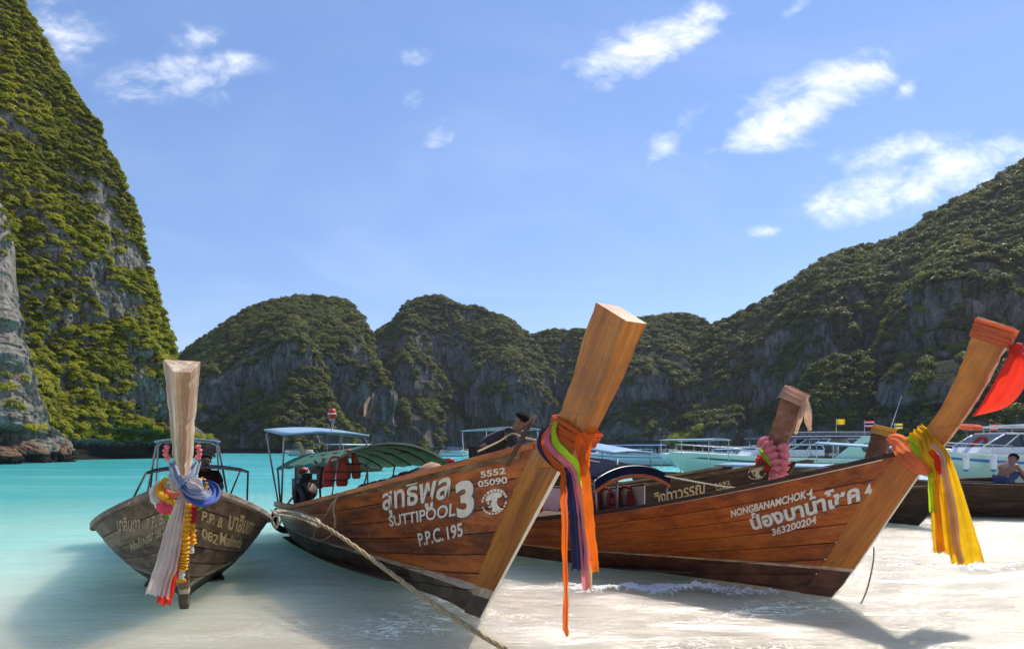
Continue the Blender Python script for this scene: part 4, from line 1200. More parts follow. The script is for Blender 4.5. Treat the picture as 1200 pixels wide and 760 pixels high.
ribbon('sash', [q1(214, 568, 5.15), q1(222, 580, 5.08), q1(236, 586, 5.10), q1(248, 582, 5.25), q1(251, 572, 5.35), q1(244, 567, 5.36), q1(234, 566, 5.30)], [.05, .07, .10, .12, .10, .08, .05], (.2, -1, .4), c_blue, 3.0, .014, label='twisted blue cloth loop sticking out beside the prow', group=G1, seed=34)
ribbon('sash', [q1(215, 570, 5.14), q1(224, 576, 5.06), q1(236, 578, 5.05), q1(246, 576, 5.15)], [.05, .07, .08, .06], (.2, -1, .5), c_grey, 2.6, .012, label='grey cloth lying over the twisted blue loop', group=G1, seed=35)
ribbon('sash', [q1(222, 562, 5.14), q1(228, 566, 5.10), q1(236, 575, 5.08)], [.05, .12, .05], (.2, -1, .3), c_white, 1.6, .012, label='white fold of cloth on top of the blue loop', group=G1, seed=36)
ribbon('sash', [q1(216, 577, 5.12), q1(211, 592, 5.06), q1(204, 620, 5.02), q1(195, 660, 5.00), q1(184, 697, 5.0)], [.05, .08, .12, .15, .17], n1, c_white, 4.0, .018, label='long off white sash hanging down over the bow', group=G1, seed=37)
ribbon('sash', [q1(207, 640, 5.06), q1(203, 662, 5.05), q1(199, 684, 5.05), q1(192, 707, 5.05)], [.06, .09, .10, .11], n1, c_red, 2.4, .014, label='dark red sash end showing below the off white one', group=G1, seed=38)
ribbon('sash', [q1(190, 572, 5.5), q1(196, 577, 5.32), q1(206, 580, 5.2), q1(214, 578, 5.15)], [.05, .06, .06, .04], (-.2, -1, .5), c_coral, 1.8, .012, label='orange red cloth looped under the marigolds', group=G1, seed=39)
garland('garland', [q1(196, 560, 5.42), q1(187, 570, 5.40), q1(188, 579, 5.30), q1(198, 586, 5.20), q1(210, 592, 5.14), q1(222, 590, 5.14), q1(229, 582, 5.2)], .026, f_yellow, 'yellow marigold garland looped round the foot of the bleached prow', seed=1)
garland('garland', [q1(234, 561, 5.36), q1(240, 565, 5.36), q1(242, 573, 5.34)], .026, f_yellow, 'short yellow marigold garland behind the blue cloth loop', seed=2)
garland('garland', [q1(188, 566, 5.5), q1(180, 574, 5.42), q1(181, 584, 5.36), q1(188, 594, 5.26)], .03, f_white, 'white blossom garland at the edge of the marigold loop', seed=3)
garland('garland', [q1(189, 592, 5.28), q1(194, 596, 5.20), q1(203, 597, 5.14)], .042, f_pink, 'bright pink blossom garland against the weathered planks', seed=4)
garland('garland', [q1(197, 602, 5.24), q1(198, 609, 5.24)], .024, f_green, 'green blossom tuft under the pink garland', seed=5, bead=.02)
garland('garland', [q1(236, 589, 5.26), q1(230, 595, 5.22)], .03, f_green, 'green blossom tuft under the blue cloth loop', seed=6, bead=.02)
garland('garland', [q1(227, 593, 5.2), q1(227, 602, 5.18), q1(226, 612, 5.16)], .028, f_red, 'dark red blossom garland hanging on the stem', seed=7)
garland('garland', [q1(219, 590, 5.10), q1(218, 620, 5.06), q1(216, 650, 5.06), q1(214, 668, 5.06)], .034, f_yellow, 'longest yellow marigold string hanging down the stem', seed=8)
garland('garland', [q1(213, 594, 5.10), q1(211, 630, 5.08), q1(209, 655, 5.09)], .028, f_yellow, 'yellow marigold string half hidden by the off white sash', seed=9)
garland('garland', [q1(226, 612, 5.16), q1(226, 628, 5.14), q1(227, 638, 5.14)], .024, f_yellow, 'short yellow marigold string below the red blossoms', seed=10)
garland('garland', [q1(214, 666, 5.06), q1(213, 672, 5.07), q1(212, 678, 5.08)], .022, f_white, 'white jasmine tassel at the end of the longest marigold string', seed=11, bead=.02)
garland('garland', [q1(224, 638, 5.14), q1(225, 648, 5.14)], .018, f_white, 'white jasmine tassel under the short marigold string', seed=12, bead=.02)
garland('garland', [q1(203, 666, 5.10), q1(201, 680, 5.10)], .016, f_white, 'white jasmine tassel beside the off white sash', seed=13, bead=.02)
garland('garland', [q1(207, 679, 5.08), q1(213, 680, 5.07), q1(218, 679, 5.08)], .016, f_yellow, 'little yellow flower bar at the end of the jasmine tassel', seed=14, bead=.02)
garland('garland', [q1(196, 521, 5.28), q1(194, 530, 5.3), q1(197, 539, 5.34)], .022, f_palepink, 'pale pink blossoms behind the bleached prow, shaded side', seed=15)
garland('garland', [q1(231, 521, 5.28), q1(234, 530, 5.3), q1(231, 538, 5.34)], .022, f_palepink, 'pale pink blossoms behind the bleached prow, sunny side', seed=16)

# --- dark boat: prow, garland, rag
c4 = lambda px, py, y=0: (lambda v: (v.x, v.z))(B4.plane(px, py, y))
b4p = lambda px, py, y=-.10: B4.mw @ B4.plane(px, py, y)
n4 = B4.mw.to_3x3() @ Vector((0, -1, 0))
wood_b4_post = wood('timber_reddish', [(.09, .030, .014), (.20, .075, .035), (.32, .15, .085)], .6, .05, grain=(1, 8, 1), wear=(.42, .26, .19), wear_amt=.12)
B4.stem([c4(910, 548), c4(920, 527), c4(943, 466)], [c4(886, 545), c4(901, 517), c4(922, 455)], [.04, .05, .07], [.06, .07, .12], wood_b4_post, 'prow_post')
G4 = 'dressings on the short reddish prow'
band(B4, 'rag', c4(921, 459, 0), c4(942, 469, 0), .125, .075, (.5, .86), .16, c_peach, 5, 'pale rag wound round the top of the short reddish prow', G4, seed=41, grow=.02)
ribbon('rag', [b4p(942, 466, -.09), b4p(945, 480, -.13), b4p(947, 493, -.15), b4p(949, 504, -.15)], [.10, .14, .12, .05], n4, c_peach, 3.0, .02, label='pale rag end dangling from the short reddish prow', group=G4, seed=42)
ribbon('rag', [b4p(940, 474, -.05), b4p(937, 490, -.07), b4p(932, 508, -.07)], [.05, .08, .05], n4, c_peach, 2.0, .015, label='thin rag strip hanging against the short reddish prow', group=G4, seed=43)
ribbon('sash', [b4p(886, 537, -.02), b4p(893, 541, -.11), b4p(903, 549, -.14), b4p(911, 556, -.13)], [.16, .17, .15, .10], n4, c_red, 2.0, .012, label='crimson cloth tied round the stem under the pink garland', group=G4, seed=44)
ribbon('sash', [b4p(892, 525, -.06), b4p(898, 533, -.14), b4p(906, 543, -.17)], [.12, .15, .13], n4, c_lime, 1.6, .010, label='green cloth tied over the crimson one by the pink garland', group=G4, seed=45)
garland('garland', [b4p(893, 515, -.1), b4p(902, 526, -.2), b4p(910, 541, -.24), b4p(911, 556, -.22), b4p(904, 556, -.2)], .10, f_palepink, 'thick pink garland hung round the short reddish prow', seed=21, bead=.09)
garland('garland', [b4p(918, 520, -.12), b4p(919, 535, -.2), b4p(919, 547, -.22), b4p(916, 556, -.22)], .085, f_palepink, 'second pink garland strand hanging in front of the prow', seed=22, bead=.09)
B4.lettering('วิงดาวรรณ', (768, 590), (826, 577), (766, 577), -1, gold_paint, .02)
B4.lettering('5592', (838, 571), (856, 567), (837, 566), -1, gold_paint, .01)
B4.lettering('05090', (840, 577), (858, 573), (839, 572), -1, gold_paint, .01)


def emblem_mesh():
    """round badge: broken ring and a plumed head in the middle"""
    me = bpy.data.meshes.new('badge'); V, F = [], []
    def poly(pts):
        k = len(V); V.extend([(x, y, 0) for x, y in pts]); F.append(tuple(range(k, k + len(pts))))
    for k in range(22):
        a = k / 22 * 2 * math.pi; w = .17 if k % 4 else .1
        if 3 <= k <= 7: r0, r1, w = .40, .52, .16
        else: r0, r1 = .43, .50
        if k in (0, 11): continue
        poly([(.5 + r * math.cos(a + d), .5 + r * math.sin(a + d)) for r, d in ((r0, -w * .8), (r1, -w * .8), (r1, w * .6), (r0, w * .6))])
    poly([(.16, .62), (.26, .80), (.46, .88), (.70, .84), (.84, .70), (.74, .62), (.52, .66), (.30, .58)])
    poly([(.44, .66), (.66, .64), (.60, .44), (.66, .30), (.78, .16), (.60, .10), (.40, .12), (.42, .30), (.36, .40), (.40, .52)])
    poly([(.34, .40), (.26, .36), (.30, .30), (.40, .31)])
    poly([(.22, .54), (.30, .57), (.33, .46), (.27, .44)])
    me.from_pydata(V, [], F); me.update(); return me
B2.decal(emblem_mesh(), (566, 605), (595, 599), (563, 577), -1, white_paint, .004, 'emblem', cap=1.0)
B4.decal(emblem_mesh(), (877, 563), (898, 560), (876, 547), -1, cream_paint, .004, 'emblem', cap=1.0)

# --- ropes
rope('mooring_rope', [pix(322, 600, 7.7), pix(338, 600, 7.9), pix(372, 612, 7.1), pix(408, 634, 6.3), pix(470, 680, 5.35), pix(540, 728, 4.75), pix(600, 764, 4.45), pix(680, 800, 4.2)], .021, hemp, 'thick yellowish mooring rope stretched across from the bow to the sand', 60)
rope('mooring_rope', [pix(322, 598, 7.7), pix(345, 600, 8.1), pix(366, 606, 7.75), pix(375, 611, 7.45), pix(372, 616, 7.4), pix(352, 607, 7.6), pix(322, 602, 7.65)], .016, hemp_pale, 'doubled pale rope running between the weathered boat and boat 3', 50)
s_, t_ = B2.st(402, 580, -1)
rope('rope_coil', [b2p(399, 577, -.72), b2p(388, 592, -.80), b2p(380, 606, -.80), b2p(370, 620, -.78), b2p(368, 630, -.78), b2p(376, 633, -.78), b2p(388, 626, -.79), b2p(393, 612, -.80), b2p(391, 596, -.80), b2p(396, 580, -.74), b2p(404, 577, -.68)], .012, hemp, 'loop of rope hanging over the side of boat 3', 60)
rope('rope', [c for c in (b3p(1024, 640, 0), b3p(1023, 660, -.05), b3p(1016, 690, -.08), b3p(1006, 712, -.1), b3p(997, 724, -.12))], .007, hemp_dark, 'thin dark rope dangling from the stem of boat 4 to the wash', 30, False)
rope('rope', [pix(690, 539, 9.0), pix(757, 553, 9.2), pix(820, 565, 9.7), pix(862, 571, 9.9), pix(884, 566, 10.2)], .012, hemp_pale, 'pale line running from the bowed canopy to the dark boat', 30, False)
rope('rope', [pix(318, 597, 7.72), pix(323, 602, 7.66), pix(319, 609, 7.66), pix(324, 618, 7.68), pix(326, 606, 7.68), pix(320, 600, 7.7)], .014, hemp_pale, 'pale rope knotted round the rail corner of the weathered boat', 40)
rope('rope', [pix(560, 529, 8.2), pix(585, 517, 9.0), pix(600, 508, 9.2), pix(612, 512, 8.8), pix(630, 516, 6.0)], .014, hemp, 'yellowish rope passing through the hands of the bending man', 40, True)
o = MB().tube([b2p(594, 546, -.28), b2p(627, 485, -.10)], [.018, .022], 8).build('wooden_stake', wood_dark, None, smooth=True)
tag(o, 'brown wooden stake leaning over the rail of boat 3', 'stake')


def tyre(loc, r, w, rot, label):
    prof = []
    for k in range(12):
        a = k / 12 * 2 * math.pi
        prof.append((r - w + w * 1.0 * math.cos(a) * .9, w * .8 * math.sin(a)))
    rings = []
    for j in range(28):
        b = j / 28 * 2 * math.pi
        rings.append([(p * math.cos(b), h, p * math.sin(b)) for p, h in prof])
    rings.append(rings[0])
    o = MB().loft(rings, cap=False).build('tyre_fender', black_rubber, None, smooth=True)
    o.location = loc; o.rotation_euler = rot
    return tag(o, label, 'tyre', 'tyre fenders on the stern of boat 3')
tyre(b2p(353, 588, -.62), .30, .065, (R(10), R(6), B2.ang + R(4)), 'black tyre hanging over the stern rail of boat 3')
tyre(b2p(336, 607, -.42), .28, .065, (R(4), 0, B2.ang + R(74)), 'black tyre hanging low at the stern of boat 3')


# --- life jackets, boxes and clutter under the awnings
jacket_red = cloth('jacket_red', (.38, .035, .020), .7, .1)
jacket_orange = cloth('jacket_orange', (.46, .08, .02), .7, .1)
jacket_dark = cloth('jacket_dark', (.05, .022, .016), .8, .1)
tan_cloth = cloth('tan_cloth', (.46, .24, .13), .8, .15)
strap_black = plain('strap_black', (.02, .02, .02), .7)
def life_jacket(loc, rz, mat, label, sc=1.0, tilt=0.0, group='life jackets on the boats'):
    r = empty('life_jacket', loc, rz, label, 'life jacket', group); r.rotation_euler[0] = tilt
    for s in (-1, 1):
        rings = []
        for z, w, d in ((0, .11, .035), (.06, .13, .05), (.25, .13, .055), (.40, .10, .05), (.52, .055, .04), (.58, .04, .03)):
            x0 = s * (.145 - (.03 if z > .4 else 0)) * sc
            rings.append([(x0 + w * sc * math.cos(a) * 1.0, d * sc * math.sin(a), z * sc) for a in np.linspace(0, 2 * math.pi, 11)[:-1]])
        MB().loft(rings).build('front_panel', mat, r, smooth=True)
    MB().tube([(-.115 * sc, 0, .57 * sc), (-.06 * sc, .05 * sc, .63 * sc), (.06 * sc, .05 * sc, .63 * sc), (.115 * sc, 0, .57 * sc)], .03 * sc, 8).build('collar', mat, r, smooth=True)
    for z in (.14, .32): MB().box((0, -.058 * sc, z * sc), (.50 * sc, .012, .03 * sc)).build('strap', strap_black, r)
    return r
for k, (x, y, z, m, tl, lab) in enumerate([(-2.72, -.62, .98, jacket_red, .15, 'red life jacket hung at the corner of the green awning'), (-2.9, -.35, 1.06, jacket_orange, -.1, 'orange life jacket hung under the green awning'),
                                       (-3.1, -.66, .95, jacket_dark, .1, 'dark life jacket hung inside the awning post'), (-3.35, -.64, .92, jacket_dark, -.1, 'dark stained life jacket hung behind the awning post')]):
    life_jacket(B2.world(x, y, z + .16), B2.ang + R(90 + 25 * k), m, lab, .6, tl)
pk = [jacket_dark, tan_cloth, jacket_dark, tan_cloth, jacket_red, jacket_dark, tan_cloth]
labs = ['dark bundle under the green awning, farthest aft in its row', 'tan bundle next to the farthest aft dark one', 'dark bundle between two tan ones under the awning', 'tan bundle in the middle of the row under the awning', 'red bundle in the row under the green awning', 'dark bundle next to the red one', 'tan bundle at the forward end of the row under the awning']
for k in range(7):
    x = -4.6 + k * .42; q = hull_pt(B2.P, (x + 7.3) / 7.9, 1.0)
    o = MB(); c = B2.world(x, .42, q[2] + .10); rg = random.Random(k)
    pth = curve_pts([c + Vector((-.2, .05, -.25)), c + Vector((-.08, -.04, .02)), c + Vector((.08, .05, .06)), c + Vector((.22, 0, -.22))], 14)
    o.tube(pth, [.05 + .09 * math.sin(math.pi * i / 13) + rg.uniform(-.012, .012) for i in range(14)], 10)
    tag(o.build('bundle', pk[k], None, smooth=True), labs[k], 'bundle', 'bundles stowed under the green awning')
# lamp and mast bits on the roof of boat 3
lamp = empty('signal_lamp', B2.world(-5.4, .1, 1.93), 0, 'small red signal lamp on the pale blue stern roof', 'lamp')
MB().lathe((0, 0, 0), [(.03, 0), (.012, .01), (.012, .16), (.05, .17), (.055, .2)], 10).build('stand', steel, lamp, smooth=True)
MB().lathe((0, 0, .2), [(.055, 0), (.07, .03), (.07, .13), (.05, .16), (.01, .17)], 12).build('lens', red_paint, lamp, smooth=True)
MB().lathe((0, 0, .27), [(.074, 0), (.074, .02)], 12).build('hoop', white_paint, lamp, smooth=True)
o = MB().tube([B2.world(-3.0, -.05, 1.72), B2.world(-3.02, -.05, 2.12), B2.world(-3.0, -.02, 2.38)], [.012, .01, .014], 6).build('flag_staff', wood_worn, None, smooth=True)
tag(o, 'thin bare flag staff standing on the green awning', 'staff')
o = ribbon('rag', [B2.world(-3.01, -.06, 2.32), B2.world(-3.0, -.12, 2.2), B2.world(-3.03, -.13, 2.06)], [.03, .05, .03], (0, -1, 0), c_peach, 1.5, .01, label='faded rag tied to the bare flag staff', seed=77)
o = MB().tube([B2.world(-6.7, .5, 1.9), B2.world(-6.72, .5, 2.38)], [.012, .008], 6).build('flag_staff', steel, None, smooth=True)
tag(o, 'thin grey staff on the after end of the pale blue roof', 'staff')

# boat 4: white weather board with red jackets inside the far rail
wb = MB()
xs = np.linspace(-5.2, -3.0, 12); q = hull_pt(B3.P, (xs + 7.0) / 7.6, 1.0)
wb.loft([[(x, p[1] - .05, p[2] - .12), (x, p[1] - .02, p[2] - .12), (x, p[1] - .02, p[2] + .36), (x, p[1] - .05, p[2] + .36)] for x, p in zip(xs, q)])
wb.build('weather_board', white_paint, B3.root)
MB().tube([(x, p[1] - .035, p[2] + .37) for x, p in zip(xs, q)], .022, 6).build('board_rail', wood_worn, B3.root, smooth=True)
for k, (x, m, lab) in enumerate([(-3.35, jacket_red, 'red life jacket on the white board, next to the awning prop'), (-3.75, jacket_red, 'red life jacket in the middle of the white board'), (-4.15, jacket_dark, 'dark life jacket farthest aft on the white board')]):
    p = hull_pt(B3.P, (x + 7.0) / 7.6, 1.0)
    life_jacket(B3.world(x, p[1] - .16, p[2] - .22), B3.ang, m, lab, .95, -.12)
MB().tube([(-2.75, -.18, .42), (-2.75, -.18, 1.48)], .018, 8).build('canopy_prop', steel, B3.root, smooth=True)
o = MB().box((0, 0, 0), (.5, .34, .28)).build('crate', red_paint, None, bevel=.02); o.location = B3.world(-4.9, .2, .72); o.rotation_euler[2] = B3.ang
tag(o, 'red plastic crate under the bowed navy awning', 'crate')


# ------------------------------------------------------------------ people
skin_m = plain('skin_brown', (.30, .145, .085), .55, var=.1)
skin_dark = plain('skin_dark', (.17, .080, .048), .55, var=.1)
hair_m = plain('black_hair', (.012, .010, .010), .95, var=.3, scale=60, bump=.8, spec=.15)
shirt_dark = cloth('shirt_dark', (.030, .022, .024), .8, .05)
shirt_maroon = cloth('shirt_maroon', (.065, .012, .018), .8, .05)
shirt_band = cloth('shirt_grey', (.30, .28, .28), .8, .05)
shorts_m = cloth('shorts_blue', (.04, .06, .14), .8, .05)
shorts_orange = cloth('shorts_orange', (.62, .10, .015), .8, .05)


def skin_mesh(name, J, E, mat, parent, root, sub=2):
    names = list(J); idx = {k: i for i, k in enumerate(names)}
    me = bpy.data.meshes.new(name)
    me.from_pydata([tuple(J[k][0]) for k in names], [(idx[a], idx[b]) for a, b in E], [])
    me.materials.append(mat); me.update()
    o = bpy.data.objects.new(name, me); COL.objects.link(o); o.parent = parent
    bm = bmesh.new(); bm.from_mesh(me); sl = bm.verts.layers.skin.verify()
    bm.verts.ensure_lookup_table()
    for k in names:
        r = J[k][1]; v = bm.verts[idx[k]][sl]
        v.radius = r if isinstance(r, tuple) else (r, r); v.use_root = (k == root)
    bm.to_mesh(me); bm.free()
    o.modifiers.new('skin', 'SKIN').use_smooth_shade = True
    s = o.modifiers.new('sub', 'SUBSURF'); s.levels = sub; s.render_levels = sub
    return o


def person(loc, rz, pose, skin, shirt, shorts, label, hat=None):
    """pose: joint positions in the person's own frame (faces +X, left is +Y)"""
    r = empty('person', loc, rz, label, 'person')
    V = {k: Vector(v) for k, v in pose.items()}
    J = {'pelvis': (V['pelvis'], .125), 'belly': (V['pelvis'].lerp(V['chest'], .5), (.115, .13)), 'chest': (V['chest'], (.125, .15)), 'neck': (V['neck'], .066)}
    up = (V['head'] - V['neck']).normalized()
    fwd = Vector(pose.get('look', (1, 0, 0))).normalized()
    fwd = (fwd - up * fwd.dot(up)).normalized()
    h = V['head']
    J['jaw'] = (h - up * .045 + fwd * .012, (.074, .082)); J['brow'] = (h + up * .03, (.084, .098)); J['crown'] = (h + up * .095 - fwd * .01, (.066, .074))
    E = [('pelvis', 'belly'), ('belly', 'chest'), ('chest', 'neck'), ('neck', 'jaw'), ('jaw', 'brow'), ('brow', 'crown')]
    SJ = {'pelvis': (V['pelvis'], .160), 'belly': (J['belly'][0], (.150, .168)), 'chest': (V['chest'], (.158, .19)), 'collar': (V['chest'].lerp(V['neck'], .8), .085)}
    SE = [('pelvis', 'belly'), ('belly', 'chest'), ('chest', 'collar')]
    HJ = {'pelvis': (V['pelvis'], .143)}; HE = []
    for s in ('l', 'r'):
        sh, el, ha = V['sh_' + s], V['el_' + s], V['ha_' + s]
        J['sh' + s] = (sh, .058); J['el' + s] = (el, .042); J['wr' + s] = (el.lerp(ha, .85), .030); J['pa' + s] = (ha, (.022, .036))
        E += [('chest', 'sh' + s), ('sh' + s, 'el' + s), ('el' + s, 'wr' + s), ('wr' + s, 'pa' + s)]
        SJ['sh' + s] = (sh, .080); SJ['sl' + s] = (sh.lerp(el, .75), .068); SE += [('chest', 'sh' + s), ('sh' + s, 'sl' + s)]
        d = (ha - el).normalized(); sd = d.orthogonal().normalized(); cu = d.cross(sd)
        for k in range(4):
            base = ha + d * .03 + sd * (k - 1.5) * .019; ln = (.062, .074, .068, .052)[k]
            J[f'f{s}{k}a'] = (base + d * ln * .55 + cu * .008, .0095); J[f'f{s}{k}b'] = (base + d * ln + cu * .03, .008)
            E += [('pa' + s, f'f{s}{k}a'), (f'f{s}{k}a', f'f{s}{k}b')]
        J[f't{s}a'] = (ha + sd * .042 + cu * .012, .011); J[f't{s}b'] = (ha + sd * .058 + d * .04 + cu * .03, .009); E += [('pa' + s, f't{s}a'), (f't{s}a', f't{s}b')]
        hp, kn, an, to = V['hip_' + s], V['kn_' + s], V['an_' + s], V['to_' + s]
        J['hip' + s] = (hp, .092); J['kn' + s] = (kn, .058); J['ca' + s] = (kn.lerp(an, .35), .056); J['an' + s] = (an, .037); J['to' + s] = (to, (.034, .026))
        E += [('pelvis', 'hip' + s), ('hip' + s, 'kn' + s), ('kn' + s, 'ca' + s), ('ca' + s, 'an' + s), ('an' + s, 'to' + s)]
        HJ['hip' + s] = (hp, .105); HJ['th' + s] = (hp.lerp(kn, .8), .085); HE += [('pelvis', 'hip' + s), ('hip' + s, 'th' + s)]
    skin_mesh('body', J, E, skin, r, 'pelvis')
    if shirt: skin_mesh('shirt', SJ, SE, shirt, r, 'chest')
    if shorts: skin_mesh('shorts', HJ, HE, shorts, r, 'pelvis')
    # face: nose, eyes, ears, hair
    side = up.cross(fwd)
    f = MB(); nb = h + fwd * .088 - up * .012
    f.loft([[nb + up * .03, nb + side * .008 + up * .02, nb - side * .008 + up * .02], [nb + fwd * .022 - up * .012, nb + side * .016 - up * .018, nb - side * .016 - up * .018]])
    for s in (-1, 1): f.tube([h + side * s * .082 + up * .03 - fwd * .01, h + side * s * .094 - fwd * .015, h + side * s * .082 - up * .03 - fwd * .005], [.010, .014, .009], 6)
    f.build('nose_and_ears', skin, r, smooth=True)
    e = MB()
    for s in (-1, 1): e.tube([h + fwd * .081 + side * s * .032 + up * .012, h + fwd * .089 + side * s * .032 + up * .012], [.014, .008], 8)
    e.tube([h + fwd * .083 + side * .026 - up * .045, h + fwd * .092 - up * .047, h + fwd * .083 - side * .026 - up * .045], .006, 6)
    e.build('eyes_and_mouth', hair_m, r)
    rings = []
    for k in range(8):
        a = k / 7 * math.pi * .52
        c = h + up * (.045 + .098 * math.cos(a)) - fwd * .018
        rr = .118 * max(math.sin(a), .08)
        rings.append([c + (fwd * math.cos(b) * (1.02 if math.cos(b) < 0 else (1.0 if k < 5 else .72)) + side * math.sin(b) * .94) * rr * (1 + .05 * math.sin(b * 5 + k)) for b in np.linspace(0, 2 * math.pi, 17)[:-1]])
    MB().loft(rings).build('hair', hair_m, r, smooth=True)
    return r


stand_bend = dict(pelvis=(0, 0, .90), chest=(.34, 0, 1.14), neck=(.44, 0, 1.21), head=(.53, -.02, 1.31), look=(1, -.15, -.35),
                  sh_l=(.38, .19, 1.13), sh_r=(.38, -.19, 1.13), el_l=(.48, .26, .92), el_r=(.50, -.26, .92), ha_l=(.68, .12, .86), ha_r=(.70, -.10, .86),
                  hip_l=(0, .10, .86), hip_r=(0, -.10, .86), kn_l=(.07, .12, .46), kn_r=(.02, -.12, .46), an_l=(0, .12, .07), an_r=(-.06, -.12, .07), to_l=(.16, .13, .03), to_r=(.10, -.13, .03))
sit = dict(pelvis=(0, 0, .12), chest=(.04, 0, .46), neck=(.05, 0, .62), head=(.07, 0, .75), look=(1, 0, -.1),
           sh_l=(.04, .19, .53), sh_r=(.04, -.19, .53), el_l=(.10, .26, .30), el_r=(.10, -.26, .30), ha_l=(.32, .14, .22), ha_r=(.32, -.14, .22),
           hip_l=(.02, .10, .10), hip_r=(.02, -.10, .10), kn_l=(.42, .14, .16), kn_r=(.42, -.14, .16), an_l=(.48, .14, -.26), an_r=(.48, -.14, -.26), to_l=(.62, .14, -.29), to_r=(.62, -.14, -.29))
hunch = dict(pelvis=(0, 0, .12), chest=(.16, 0, .40), neck=(.24, 0, .52), head=(.33, 0, .60), look=(1, .5, -.4),
             sh_l=(.17, .19, .44), sh_r=(.17, -.19, .44), el_l=(.36, .24, .24), el_r=(.30, -.26, .22), ha_l=(.52, .10, .20), ha_r=(.5, -.1, .16),
             hip_l=(.02, .10, .10), hip_r=(.02, -.10, .10), kn_l=(.36, .16, .34), kn_r=(.36, -.16, .34), an_l=(.58, .15, .04), an_r=(.58, -.15, .04), to_l=(.72, .15, .02), to_r=(.72, -.15, .02))
pp = B3.world(-4.75, -.30, .62)
man = person((-.46, 9.6, .57), R(-6), stand_bend, skin_m, shirt_dark, shirt_dark, 'man in dark shirt bending forward over a rope behind boat 3')
man.scale = (1.14, 1.14, 1.10)
MB().box((-4.55, 0, .53), (.7, 1.3, .10)).build('step_board', wood_lining, B3.root)
pb = B1.world(-4.75, .25, .66)
person(pb, B1.ang + R(12), sit, skin_dark, shirt_maroon, shorts_m, 'boatman in maroon shirt sitting under the blue stern roof')

# ------------------------------------------------------------------ more longtails
mint = plain('mint_gelcoat', (.46, .68, .58), .25, var=.04, scale=2)
mint_dark = plain('dark_green_line', (.03, .12, .10), .4)
gel_white = plain('white_gelcoat', (.74, .76, .75), .3, var=.05, scale=3)
glass_dark = plain('tinted_glass', (.012, .016, .022), .08, var=.1, spec=.8)
stripe_blue = plain('blue_stripe', (.03, .17, .46), .4)
navy_cover = cloth('navy_cover', (.025, .035, .14), .7, .1)
chrome = plain('stainless', (.6, .6, .6), .25, .9)
seat_cream = plain('cream_vinyl', (.52, .48, .42), .6)
outboard_m = plain('outboard_grey', (.06, .06, .07), .35)

B5 = Boat('longtail_boat', 'longtail boat half hidden behind boat 4, amber cloth on its square prow', (7.05, 14.6), -44,
          dict(L=7.0, B=1.7, sm=.4, pb=2.2, tb=.5, Hm=.6, Hb=1.30, ps=1.5, Hs=.7, dr=.2, rx0=-.1, rx1=.5), 'longtail boats at the beach')
B5.planks(5, wood_dark, ns=14); B5.shell(wood_lining); B5.rails(wood_worn); B5.inside(wood_lining, ribs=4)
B5.stem([(0, -.05), (.72, 1.3)], [(-.2, -.05), (.46, 1.3)], [.02, .03], [.05, .055], wood_dark)
c5 = lambda px, py, y=0: (lambda v: (v.x, v.z))(B5.plane(px, py, y))
B5.stem([c5(1034, 548), c5(1047, 503)], [c5(1012, 545), c5(1026, 498)], [.08, .12], [.09, .15], wood_b4_post, 'prow_post')
band(B5, 'sash', c5(1025, 502, 0), c5(1046, 507, 0), .155, .125, (.5, .86), .14, c_amber, 4, 'amber cloth wound round the square prow behind boat 4', seed=51, grow=.02)
ribbon('sash', [B5.mw @ B5.plane(1046, 507, -.12), B5.mw @ B5.plane(1050, 516, -.16), B5.mw @ B5.plane(1056, 526, -.16)], [.12, .16, .10], (-.5, -.85, 0), c_amber, 2.0, .02, label='amber cloth end blowing from the square prow', seed=52)

B6 = Boat('longtail_boat', 'low dark longtail boat lying crosswise in the shallows with a sunbather', (18.2, 14.2), -12,
          dict(L=8.6, B=1.6, sm=.42, pb=2.2, tb=.42, Hm=.76, Hb=1.3, ps=1.8, Hs=.86, dr=.18, rx0=-.1, rx1=.6), 'longtail boats at the beach')
B6.planks(6, wood_dark, ns=18); B6.shell(wood_lining); B6.rails(wood_dark); B6.inside(wood_lining, ribs=6)
B6.stem([(0, -.05), (.72, 1.3)], [(-.2, -.05), (.46, 1.3)], [.02, .03], [.05, .055], wood_dark)
B6.stem([(.70, 1.2), (1.45, 2.3)], [(.42, 1.2), (1.15, 2.4)], [.05, .12], [.06, .13], wood_b4_post, 'prow_post')
v = pix(1176, 566, 15.3)
person((v.x, v.y + .0, .78), R(20), hunch, skin_m, None, shorts_m, 'shirtless sunbather sitting hunched on the low dark boat')
o = MB().box((0, 0, 0), (1.6, .9, .06)).build('hatch_board', wood_lining, B6.root); o.location = B6.local((v.x + .2, v.y + .1, .72))


def far_longtail(x, y, ang, label, roof, rz, roofx=(-5.6, -3.2), half=.8, dark=wood_dark, hb=1.25, tilt=0.0, post=True):
    b = Boat('longtail_boat', label, (x, y), ang, dict(L=7.0, B=1.6, sm=.4, pb=2.2, tb=.5, Hm=.6, Hb=hb, ps=1.5, Hs=.65, dr=.2, rx0=-.1, rx1=.5), 'longtail boats farther out')
    b.planks(4, dark, ns=12); b.shell(wood_lining); b.rails(wood_worn)
    b.stem([(0, -.05), (.7, hb)], [(-.2, -.05), (.44, hb)], [.02, .03], [.05, .055], dark)
    if post: b.stem([(.66, hb - .1), (1.3, hb + .85)], [(.38, hb - .1), (1.0, hb + .9)], [.05, .1], [.06, .12], wood_b4_post, 'prow_post')
    flat_roof(b, roofx[0], roofx[1], half, rz, roof, chrome, tilt)
    for k in range(3):
        MB().box((-2.2 - k * .9, 0, .45), (.28, 1.2, .05)).build('thwart', wood_lining, b.root)
    return b
far_longtail(1.35, 15.6, -66, 'longtail boat with a pale blue flat roof beyond the bending man', blue_tarp, 2.22, (-5.4, -3.2), .85, post=False)
